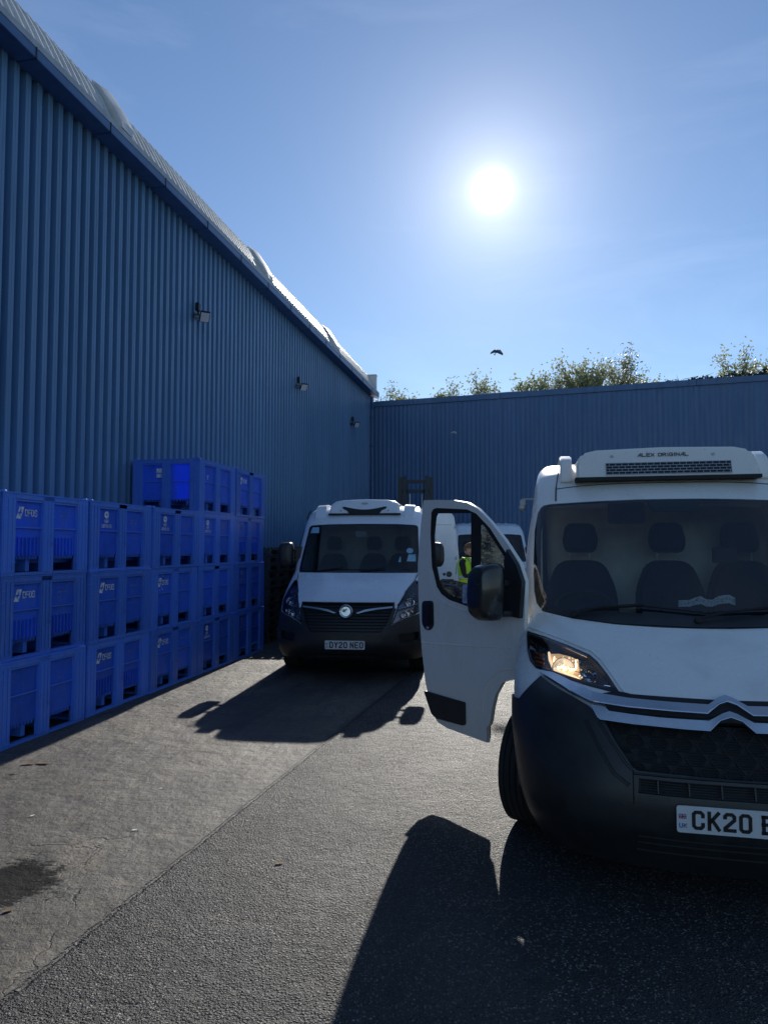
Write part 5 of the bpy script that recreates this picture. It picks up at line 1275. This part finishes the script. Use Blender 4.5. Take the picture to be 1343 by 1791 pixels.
mb = MB(); mb.tube([(-.86, -.014, 2.17), (.86, -.014, 2.17)], .005, 5); mb.build('body_crease', M['fascia'], rv)
mb = MB(); mb.lathe([(0, .01), (.055, .008), (.06, 0)], (.80, -.014, 1.16), (0, -1, 0), 16); mb.lathe([(0, .01), (.025, .008), (.03, 0)], (.70, -.014, 1.16), (0, -1, 0), 12); mb.build('door_badge', M['grey_ink'], rv)
mb = MB(); mb.box(.60, .89, -.03, -.008, .98, 1.06); mb.build('handle_recess', M['dark'], rv)
mb = MB(); mb.box(-1.0, 1.0, -.12, .05, .36, .55); mb.build('rear_bumper', M['black'], rv, bevel=.02)
for sg in (-1, 1): wheel(rv, sg*.87, 1.0, .345, sg); wheel(rv, sg*.87, 4.6, .345, sg)

# ================================================================== FORKLIFT behind the vans
fl = empty('forklift', (.95, 21.2, 0), radians(-4)); tag(fl, 'dark forklift with a tall twin mast standing by the back wall, behind the white vans', 'forklift')
mb = MB()
for sg in (-1, 1): mb.box(sg*.46-.06, sg*.46+.06, -.10, .08, .08, 3.80); mb.box(sg*.33-.05, sg*.33+.05, -.14, .02, .2, 3.84)
for z in (.3, 1.6, 3.35): mb.box(-.42, .42, -.02, .05, z, z+.09)
mb.box(-.36, .36, -.12, -.06, 3.62, 3.72); ms = mb.build('mast', M['lift_paint'], fl, bevel=.01)
mb = MB()
for x in (-.18, .18): mb.tube([(x, -.03, .2), (x, -.03, 3.3)], .03, 8)
mb.build('lift_cylinder', M['gal'], ms)
mb = MB()
for x in (-.24, .24): mb.tube([(x, -.08, .9), (x, -.08, 3.7)], .014, 6)
mb.build('lift_chain', M['dark'], ms)
mb = MB()
for sg in (-1, 1): mb.box(sg*.30-.05, sg*.30+.05, -1.15, -.15, .10, .14); mb.box(sg*.30-.05, sg*.30+.05, -.20, -.15, .10, .75)
mb.box(-.5, .5, -.16, -.12, .30, .36); mb.box(-.5, .5, -.16, -.12, .62, .70); mb.build('fork', M['dark'], fl, bevel=.006)
mb = MB(); mb.prism(rounded([(.15, .25), (.15, .9), (.7, .95), (.9, .95), (1.0, 1.15), (2.0, 1.10), (2.25, .9), (2.25, .3)], .08), lambda p: (-.52, p[0], p[1]), lambda p: (.52, p[0], p[1])); mb.build('body', M['lift_yellow'], fl, bevel=.03)
mb = MB()
for sg in (-1, 1): mb.tube([(sg*.45, .35, .9), (sg*.43, .55, 2.1), (sg*.43, 1.6, 2.15), (sg*.47, 1.95, 1.1)], .035, 8)
for k in range(6): mb.box(-.44, .44, .58+k*.19, .62+k*.19, 2.12, 2.15)
mb.build('overhead_guard', M['lift_paint'], fl)
seat_p = MB(); seat_p.prism(rounded([(1.05, 1.15), (1.05, 1.25), (1.45, 1.25), (1.55, 1.75), (1.65, 1.75), (1.6, 1.15)], .05), lambda p: (-.24, p[0], p[1]), lambda p: (.24, p[0], p[1])); seat_p.build('seat', M['seat'], fl, bevel=.03)
for sg in (-1, 1): wheel(fl, sg*.47, .35, .30, sg, .30, .2); wheel(fl, sg*.45, 1.85, .24, sg, .24, .18)

# ================================================================== MAN IN YELLOW VEST
def skinned(name, nodes, edges, m, parent=None, sub=2, root=0):
    me = bpy.data.meshes.new(name); me.from_pydata([n_[0] for n_ in nodes], edges, []); o = bpy.data.objects.new(name, me); COL.objects.link(o)
    if parent is not None: o.parent = parent
    md = o.modifiers.new('Skin', 'SKIN'); md.use_smooth_shade = True; md.branch_smoothing = .6
    if not me.skin_vertices: me.attributes.new  # layer is created with the modifier below
    bm = bmesh.new(); bm.from_mesh(me); lay = bm.verts.layers.skin.verify(); bm.verts.ensure_lookup_table()
    for i, n_ in enumerate(nodes):
        r = n_[1]; r = r if isinstance(r, tuple) else (r, r); bm.verts[i][lay].radius = r; bm.verts[i][lay].use_root = (i == root)
    bm.to_mesh(me); bm.free()
    sb = o.modifiers.new('Sub', 'SUBSURF'); sb.levels = sub; sb.render_levels = sub
    me.materials.append(m); return o
pr = empty('person', (1.52, 13.1, 0), radians(62))   # local -y is the way he faces: to the left of the picture
tag(pr, 'man in a yellow high visibility vest over black clothes, head bowed, hands held forward', 'person')
N = [((0, .0, .95), (.15, .11)), ((0, .0, 1.12), (.145, .10)), ((0, .01, 1.32), (.17, .115)), ((0, .02, 1.46), (.12, .09)), ((0, -.01, 1.53), .055), ((0, -.03, 1.585), .055),
     ((.09, .0, .88), .095), ((.10, -.02, .50), .062), ((.10, .02, .10), .042), ((.11, -.10, .05), .04), ((.12, -.19, .035), .032),
     ((-.09, .0, .88), .095), ((-.10, .02, .50), .062), ((-.10, .06, .10), .042), ((-.11, -.06, .05), .04), ((-.12, -.15, .035), .032),
     ((.19, .02, 1.43), .065), ((.24, -.06, 1.18), .046), ((.16, -.30, 1.22), .034), ((.13, -.36, 1.235), .028),
     ((-.19, .02, 1.43), .065), ((-.24, -.06, 1.18), .046), ((-.14, -.30, 1.24), .034), ((-.11, -.36, 1.255), .028)]
Ed = [(0, 1), (1, 2), (2, 3), (3, 4), (4, 5), (0, 6), (6, 7), (7, 8), (8, 9), (9, 10), (0, 11), (11, 12), (12, 13), (13, 14), (14, 15), (3, 16), (16, 17), (17, 18), (18, 19), (3, 20), (20, 21), (21, 22), (22, 23)]
body = skinned('body', N, Ed, M['cloth_black'], pr)
# head: an egg with brow, nose, chin, ears
bm = bmesh.new(); bmesh.ops.create_uvsphere(bm, u_segments=32, v_segments=24, radius=1)
for v_ in bm.verts:
    x, y, z = v_.co
    sx, sy, sz = .076, .098, .118
    if z < 0: sx *= 1-.28*(-z)**1.4; sy *= 1-.10*(-z)
    X, Y, Z = x*sx, y*sy, z*sz
    if y < -.2:
        nose = math.exp(-((x/.18)**2))*math.exp(-(((z+.12)/.20)**2)); Y -= .024*nose
        Y -= .008*math.exp(-((x/.5)**2))*math.exp(-(((z-.28)/.10)**2))
        Y += .010*(math.exp(-(((abs(x)-.38)/.15)**2)))*math.exp(-(((z-.10)/.10)**2))
        Y -= .007*math.exp(-((x/.3)**2))*math.exp(-(((z+.50)/.07)**2))
        Y += .004*math.exp(-((x/.25)**2))*math.exp(-(((z+.43)/.03)**2))
        Y -= .012*math.exp(-((x/.3)**2))*math.exp(-(((z+.82)/.14)**2))
    v_.co = (X, Y, Z)
T = Matrix.Translation((0, -.055, 1.668)) @ Matrix.Rotation(radians(24), 4, 'X')
for v_ in bm.verts: v_.co = T @ v_.co
me = bpy.data.meshes.new('head'); bm.to_mesh(me); bm.free(); me.shade_smooth(); me.materials.append(M['skin']); hd_ = bpy.data.objects.new('head', me); COL.objects.link(hd_); hd_.parent = pr
mb = MB()
for sg in (-1, 1):
    mb.lathe([(0, .008), (.020, .006), (.028, 0), (.02, -.006)], T @ Vector((sg*.074, .008, -.004)), T.to_3x3() @ Vector((sg, -.2, 0)), 14)
mb.build('ear', M['skin'], hd_)
mb = MB()
for sg in (-1, 1): mb.lathe([(0, .006), (.006, .005), (.009, 0)], T @ Vector((sg*.029, -.088, .012)), T.to_3x3() @ Vector((0, -1, 0)), 10)
mb.build('eye', M['ink'], hd_)
bm = bmesh.new(); bmesh.ops.create_uvsphere(bm, u_segments=32, v_segments=20, radius=1)
dl = [v_ for v_ in bm.verts if (v_.co.z < .30 and v_.co.y < -.25) or v_.co.z < -.35 or (v_.co.y < .15 and v_.co.z < .05)]
bmesh.ops.delete(bm, geom=dl, context='VERTS')
rr = random.Random(9)
for v_ in bm.verts: k = 1+rr.random()*.05; v_.co = T @ Vector((v_.co.x*.083*k, v_.co.y*.106*k+.002, v_.co.z*.127*k+.002))
me = bpy.data.meshes.new('hair'); bm.to_mesh(me); bm.free(); me.shade_smooth(); me.materials.append(M['hair']); o = bpy.data.objects.new('hair', me); COL.objects.link(o); o.parent = pr
mb = MB()                                                          # stubble beard and brows
for sg in (-1, 1): mb.tube([T @ Vector((sg*.014, -.100, .030)), T @ Vector((sg*.045, -.088, .032))], .004, 5)
mb.build('eyebrow', M['hair'], hd_)
# vest: shell round the torso
def ring(z, a, b, y0, n=28): return [(a*cos(2*pi*k/n), y0+b*sin(2*pi*k/n), z) for k in range(n)]
mb = MB(); rows = []; rg = [(.88, .205, .150, 0), (.98, .20, .150, .0), (1.10, .192, .142, .0), (1.22, .200, .146, .005), (1.32, .212, .150, .01), (1.42, .200, .138, .015), (1.49, .13, .105, .02), (1.525, .08, .075, .01)]
rr = random.Random(4); n = 28
for z, a, b, y0 in rg: rows += [(p[0]*(1+.02*sin(k*1.7+z*9)), p[1]*(1+.025*sin(k*2.3+z*7)), p[2]) for k, p in enumerate(ring(z, a, b, y0))]
mb.add(rows, [(j*n+i, j*n+(i+1) % n, (j+1)*n+(i+1) % n, (j+1)*n+i) for j in range(len(rg)-1) for i in range(n)]); vest = mb.build('hi_vis_vest', M['hivis'], pr, smooth=60)
for z0, z1, ia in ((.97, 1.02, 1), (1.14, 1.19, 2)):
    mb = MB(); A = ring(z0, .207, .157, .0); B_ = ring(z1, .204, .154, .0); mb.add(A+B_, [(i, (i+1) % n, n+(i+1) % n, n+i) for i in range(n)]); mb.build('reflective_band', M['reflective'], vest)
mb = MB()
for sg in (-1, 1):
    pts = [(sg*.10, -.158, 1.16), (sg*.10, -.156, 1.32), (sg*.095, -.120, 1.44), (sg*.09, -.05, 1.51), (sg*.09, .05, 1.52), (sg*.10, .15, 1.42), (sg*.10, .172, 1.2)]
    for a, b in zip(pts, pts[1:]): mb.add([(a[0]-.022, a[1]-.004 if a[1] < 0 else a[1]+.004, a[2]+.006), (a[0]+.022, a[1]-.004 if a[1] < 0 else a[1]+.004, a[2]+.006), (b[0]+.022, b[1]-.004 if b[1] < 0 else b[1]+.004, b[2]+.006), (b[0]-.022, b[1]-.004 if b[1] < 0 else b[1]+.004, b[2]+.006)], [(0, 1, 2, 3)])
mb.build('brace_tape', M['reflective'], vest)
# hands with five fingers each round a small scanner
def hand(sg, c, name='hand'):
    c = Vector(c); nodes = [(tuple(c+Vector((0, .03, 0))), .022), (tuple(c+Vector((0, -.03, 0))), (.032, .016))]; ed = [(0, 1)]
    hnd = skinned(name, nodes, ed, M['skin'], pr, 1)
    for k in range(4):
        x = (k-1.5)*.018; L = (.026, .031, .029, .022)[k]; b0 = c+Vector((x, -.045, 0)); nodes = [(tuple(b0), .009), (tuple(b0+Vector((0, -L, -.004))), .0085), (tuple(b0+Vector((-sg*.004, -L*1.4, -.026))), .008), (tuple(b0+Vector((-sg*.006, -L*1.1, -.042))), .007)]
        skinned('finger', nodes, [(0, 1), (1, 2), (2, 3)], M['skin'], hnd, 1)
    b0 = c+Vector((-sg*.026, -.01, 0)); skinned('thumb', [(tuple(b0), .011), (tuple(b0+Vector((-sg*.018, -.028, -.004))), .0095), (tuple(b0+Vector((-sg*.014, -.052, -.010))), .008)], [(0, 1), (1, 2)], M['skin'], hnd, 1)
hand(1, (.11, -.41, 1.245)); hand(-1, (-.09, -.41, 1.262))
mb = MB(); mb.box(-.07, .09, -.50, -.47, 1.20, 1.29); ob = mb.build('handheld_scanner', M['dark'], None, bevel=.006); ob.matrix_world = Matrix.Translation((1.52, 13.1, 0)) @ Matrix.Rotation(radians(62), 4, 'Z'); tag(ob, 'small dark hand-held device the man in the yellow vest holds in front of him', 'scanner')

# ================================================================== TREES
def tree_proto(seed, H, spread):
    rr = random.Random(seed); root = empty('tree'); wood = MB(); leaves = MB()
    tr = [(0, 0, 0)]; x = y = 0
    for k in range(1, 9): x += (rr.random()-.5)*.25; y += (rr.random()-.5)*.25; tr.append((x, y, H*.92*k/8))
    wood.tube(tr, [.20*(1-.105*k) for k in range(9)], 8)
    tips = []
    nb = 30
    for b in range(nb):
        t = .30+.66*b/nb; k = t*8; i = min(7, int(k)); a = Vector(tr[i]).lerp(Vector(tr[i+1]), k-i)
        az = b*2.4+rr.random(); L = spread*(1.12-t*.50)*(.7+.6*rr.random()); up = .9+.8*rr.random()
        d = Vector((cos(az), sin(az), up)).normalized(); p = [a]; 
        for q in range(4): d = (d+Vector(((rr.random()-.5)*.3, (rr.random()-.5)*.3, .22))).normalized(); p.append(p[-1]+d*L/4)
        wood.tube(p, [.055*(1.1-t)*(1-.2*q)+.008 for q in range(5)], 5)
        for q in (1, 2, 3, 4):
            for s_ in range(3):
                dd_ = (d+Vector((rr.random()-.5, rr.random()-.5, rr.random()*.8-.1))*1.1).normalized(); e = p[q]+dd_*(.35+.45*rr.random()); wood.tube([p[q], e], [.012, .005], 4); tips.append((e, .34))
                tips.append((p[q].lerp(e, .5), .26))
    for k in range(5): tips.append((Vector(tr[-1])+Vector(((rr.random()-.5)*.5, (rr.random()-.5)*.5, .1+.25*k)), .28))
    for k in range(150):
        a = rr.random()*2*pi; zz = rr.random()*2-1; q = sqrt(1-zz*zz)*rr.random()**.4; lump = 1+.28*sin(3*a+seed)+.2*sin(7*zz+seed)
        tips.append((Vector((tr[-1][0]*.8+q*cos(a)*spread*.62*lump, tr[-1][1]*.8+q*sin(a)*spread*.62*lump, H*.80+zz*H*.19*lump)), .24))
    for e, R in tips:
        if rr.random() < .25: continue
        for k in range(rr.randint(8, 17)):
            v = Vector((rr.gauss(0, 1), rr.gauss(0, 1), rr.gauss(0, 1.1)))*R*.55; c = e+v
            s = .05+.05*rr.random(); a = Vector((rr.gauss(0, 1), rr.gauss(0, 1), rr.gauss(0, 1))).normalized(); b_ = a.orthogonal().normalized()
            leaves.add([c-a*s, c+b_*s*.6, c+a*s, c-b_*s*.6], [(0, 1, 2, 3)])
    wood.build('trunk', M['bark'], root, smooth=60); leaves.build('crown', M['leaf'], root, smooth=0)
    return root
T1 = tree_proto(11, 10.6, 1.9); T2 = tree_proto(23, 10.6, 1.6); T3 = tree_proto(37, 10.6, 2.3)
def dirpx(px, py):
    x = (px-671.5)/1242; u = (895.5-py)/1242; P_ = atan(62.5/1242); f = cos(P_)-u*sin(P_); return x/f, (u*cos(P_)+sin(P_))/f
# px, top py, distance, prototype, label
TR = [(667, 682, 37, T2, 'small leafy tree top right beside the warehouse corner'), (697, 672, 38, T1, 'pointed tree top second from the warehouse corner'), (722, 679, 36, T2, 'narrow tree top third from the warehouse corner'),
      (775, 667, 37, T1, 'lone thin tree top between the corner group and the round crowned tree'), (797, 677, 35, T2, 'short sparse tree top showing over the back roof, just left of the round crown'), (857, 656, 36, T3, 'rounded dense tree top under the flying bird'),
      (938, 636, 34, T2, 'leftmost tree of the tall central clump above the back building'), (972, 641, 35, T1, 'second tree in the tall central clump'), (1016, 624, 34, T3, 'yellowish middle tree of the central clump'), (1044, 616, 33, T2, 'slim tree just left of the tallest one'), (1088, 605, 34, T1, 'tallest tree, at the right end of the central clump'), (1115, 640, 35, T2, 'low tree at the right foot of the tallest tree'),
      (1300, 614, 30, T3, 'yellowing tree at the right edge above the ivy'), (1342, 612, 31, T1, 'tree cut off by the right edge of the picture')]
seen = set()
for i, (px, py, dist, pt, lab) in enumerate(TR):
    r = pt if pt not in seen else copy_tree(pt); seen.add(pt)
    a, b = dirpx(px, py); z = 1.7+b*dist; s = z/11.2
    r.location = (a*dist, dist, -.02); r.scale = (s*1.0, s*1.0, s*.985); r.rotation_euler = (0, 0, i*1.9); tag(r, lab, 'tree', 'trees beyond the back building')
# ivy spilling over the coping at the right
rr = random.Random(8); mb = MB(); st = MB()
for k in range(2600):
    t = 9.6+rr.random()**.8*6.5; h = (t-9.5)/6*.36+.04; z = 6.82+rr.random()**1.5*h*(.6+.8*abs(sin(t*3.1))); o = .05+rr.random()*.6
    c = Vector((t, o, z)); s = .035+.04*rr.random(); a = Vector((rr.gauss(0, 1), rr.gauss(0, 1), rr.gauss(0, 1))).normalized(); b_ = a.orthogonal().normalized(); mb.add([c-a*s, c+b_*s*.7, c+a*s, c-b_*s*.7], [(0, 1, 2, 3)])
for k in range(40): t = 9.8+rr.random()*6.0; st.tube([(t, .3, 6.78), (t+rr.random()*.4-.2, .3, 6.88+rr.random()*.12), (t+rr.random()*.8-.4, .25, 6.9+rr.random()*.22)], [.012, .008, .003], 4)
iv = empty('climbing_plant', bb.location, bb.rotation_euler[2]); tag(iv, 'dark straggling ivy lying over the roof edge at the far right of the back building', 'plant')
mb.build('foliage', M['ivy'], iv, smooth=0); st.build('stem', M['bark'], iv)

# ================================================================== BIRDS
def bird(px, py, dist, s, label, mat):
    a, b = dirpx(px, py); r = empty('bird', (a*dist, dist, 1.7+b*dist), radians(18)); r.rotation_euler[0] = radians(-25); r.scale = (s, s, s); tag(r, label, 'bird')
    mb = MB(); mb.tube([(0, -.19, 0), (0, -.16, .005), (0, -.12, .01), (0, 0, 0), (0, .12, .0), (0, .17, 0)], [.004, .018, .026, .042, .025, .012], 10); bd_ = mb.build('body', mat, r)
    mb = MB(); mb.add([(-.012, .15, 0), (.012, .15, 0), (.05, .29, 0), (0, .27, 0), (-.05, .29, 0)], [(0, 1, 2, 3, 4)]); mb.add([(-.012, .15, .004), (.012, .15, .004), (.05, .29, .003), (0, .27, .003), (-.05, .29, .003)], [(0, 1, 2, 3, 4)]); mb.build('tail', mat, r)
    for sg in (-1, 1):
        P0 = [(sg*.02, -.08, .02), (sg*.16, -.12, .06 if sg > 0 else .03), (sg*.34, -.02, -.10 if sg > 0 else -.08), (sg*.36, .08, -.14), (sg*.20, .10, -.02), (sg*.03, .09, .01)]
        mb = MB(); mb.add(P0+[(x, y, z-.008) for x, y, z in P0], [(0, 1, 2, 3, 4, 5), (11, 10, 9, 8, 7, 6)]+[(i, (i+1) % 6, 6+(i+1) % 6, 6+i) for i in range(6)]); mb.build('wing', mat, r, smooth=0)
bird(868, 615, 22, .62, 'dark bird in flight against the sky above the back roof', M['feather'])
bird(793, 756, 20, .25, 'small pale bird flying in front of the back wall', M['feather_white'])

# ================================================================== LITTER ON THE GROUND
def on_ground(px, py):
    a, b = dirpx(px, py); t = -1.7/b; return a*t, t
def leaf(px, py, s, label, m='leaf_dead', name='dead_leaf', cat='leaf', rot=0.0, curl=.25):
    x, y = on_ground(px, py); mb = MB(); pts = [(-1, 0), (-.6, .35), (0, .5), (.6, .3), (1, 0), (.6, -.35), (0, -.45), (-.6, -.3)]
    P0 = [(p[0]*s, p[1]*s, .003+curl*s*(abs(p[0])**2*.6+abs(p[1])*.8)) for p in pts]+[(0, 0, .004)]
    n = 8; mb.add(P0, [(i, (i+1) % n, n) for i in range(n)]); o = mb.build(name, M[m], None, smooth=60); o.location = (x, y, .002); o.rotation_euler = (0, 0, rot); tag(o, label, cat, 'litter on the yard')
leaf(50, 1337, .055, 'left dead leaf of the pair lying by the foot of the bins', rot=.3)
leaf(76, 1336, .06, 'right orange leaf of the pair lying by the foot of the bins', rot=-.2)
leaf(15, 1594, .03, 'small tan leaf at the left edge below the oil stain', rot=.9)
leaf(488, 1511, .028, 'brown leaf on the coarse asphalt right of the seam', rot=.5)
leaf(23, 1354, .03, 'dark twig-like leaf near the left edge below the bins', 'bark', rot=.1)
leaf(236, 1453, .018, 'small pale scrap beside the seam on the concrete', 'paper', 'paper_scrap', 'scrap', .4)
leaf(57, 1428, .018, 'pale scrap of paper on the concrete at the left', 'paper', 'paper_scrap', 'scrap', 1.1)
leaf(282, 1380, .015, 'cream flake on the concrete above the seam', 'paper', 'paper_scrap', 'scrap', .2)
leaf(165, 1432, .014, 'black chip on the brownish concrete', 'dark', 'stone_chip', 'chip', .2)
leaf(211, 1431, .014, 'second black chip right of the first on the brownish concrete', 'dark', 'stone_chip', 'chip', 2.2)
# loose grit scattered over the yard
rr = random.Random(77); mb = MB()
for k in range(5200):
    y = 1.6+rr.random()**1.6*9; x = -2.6+rr.random()*4.6
    sx = x+1.43-.2564*(y-2.73)
    if sx < 0 and rr.random() < .55: continue
    s = .0015+.004*rr.random()**3
    T = Matrix.Translation((x, y, s*.4)) @ Matrix.Rotation(rr.random()*6, 4, 'Z') @ Matrix.Rotation(rr.random()*6, 4, 'X')
    vs = [T @ Vector(p) for p in ((s, 0, 0), (-s*.4, s*.8, 0), (-s*.6, -s*.7, 0), (0, 0, s*.8), (0, 0, -s*.7))]; mb.add(vs, [(0, 1, 3), (1, 2, 3), (2, 0, 3), (1, 0, 4), (2, 1, 4), (0, 2, 4)])
o = mb.build('grit', simple('grit_stone', (.14, .135, .125), .6, var=.5, vscale=90), None, smooth=0); tag(o, 'loose stone grit scattered over the yard surface', 'grit', None, 'stuff')
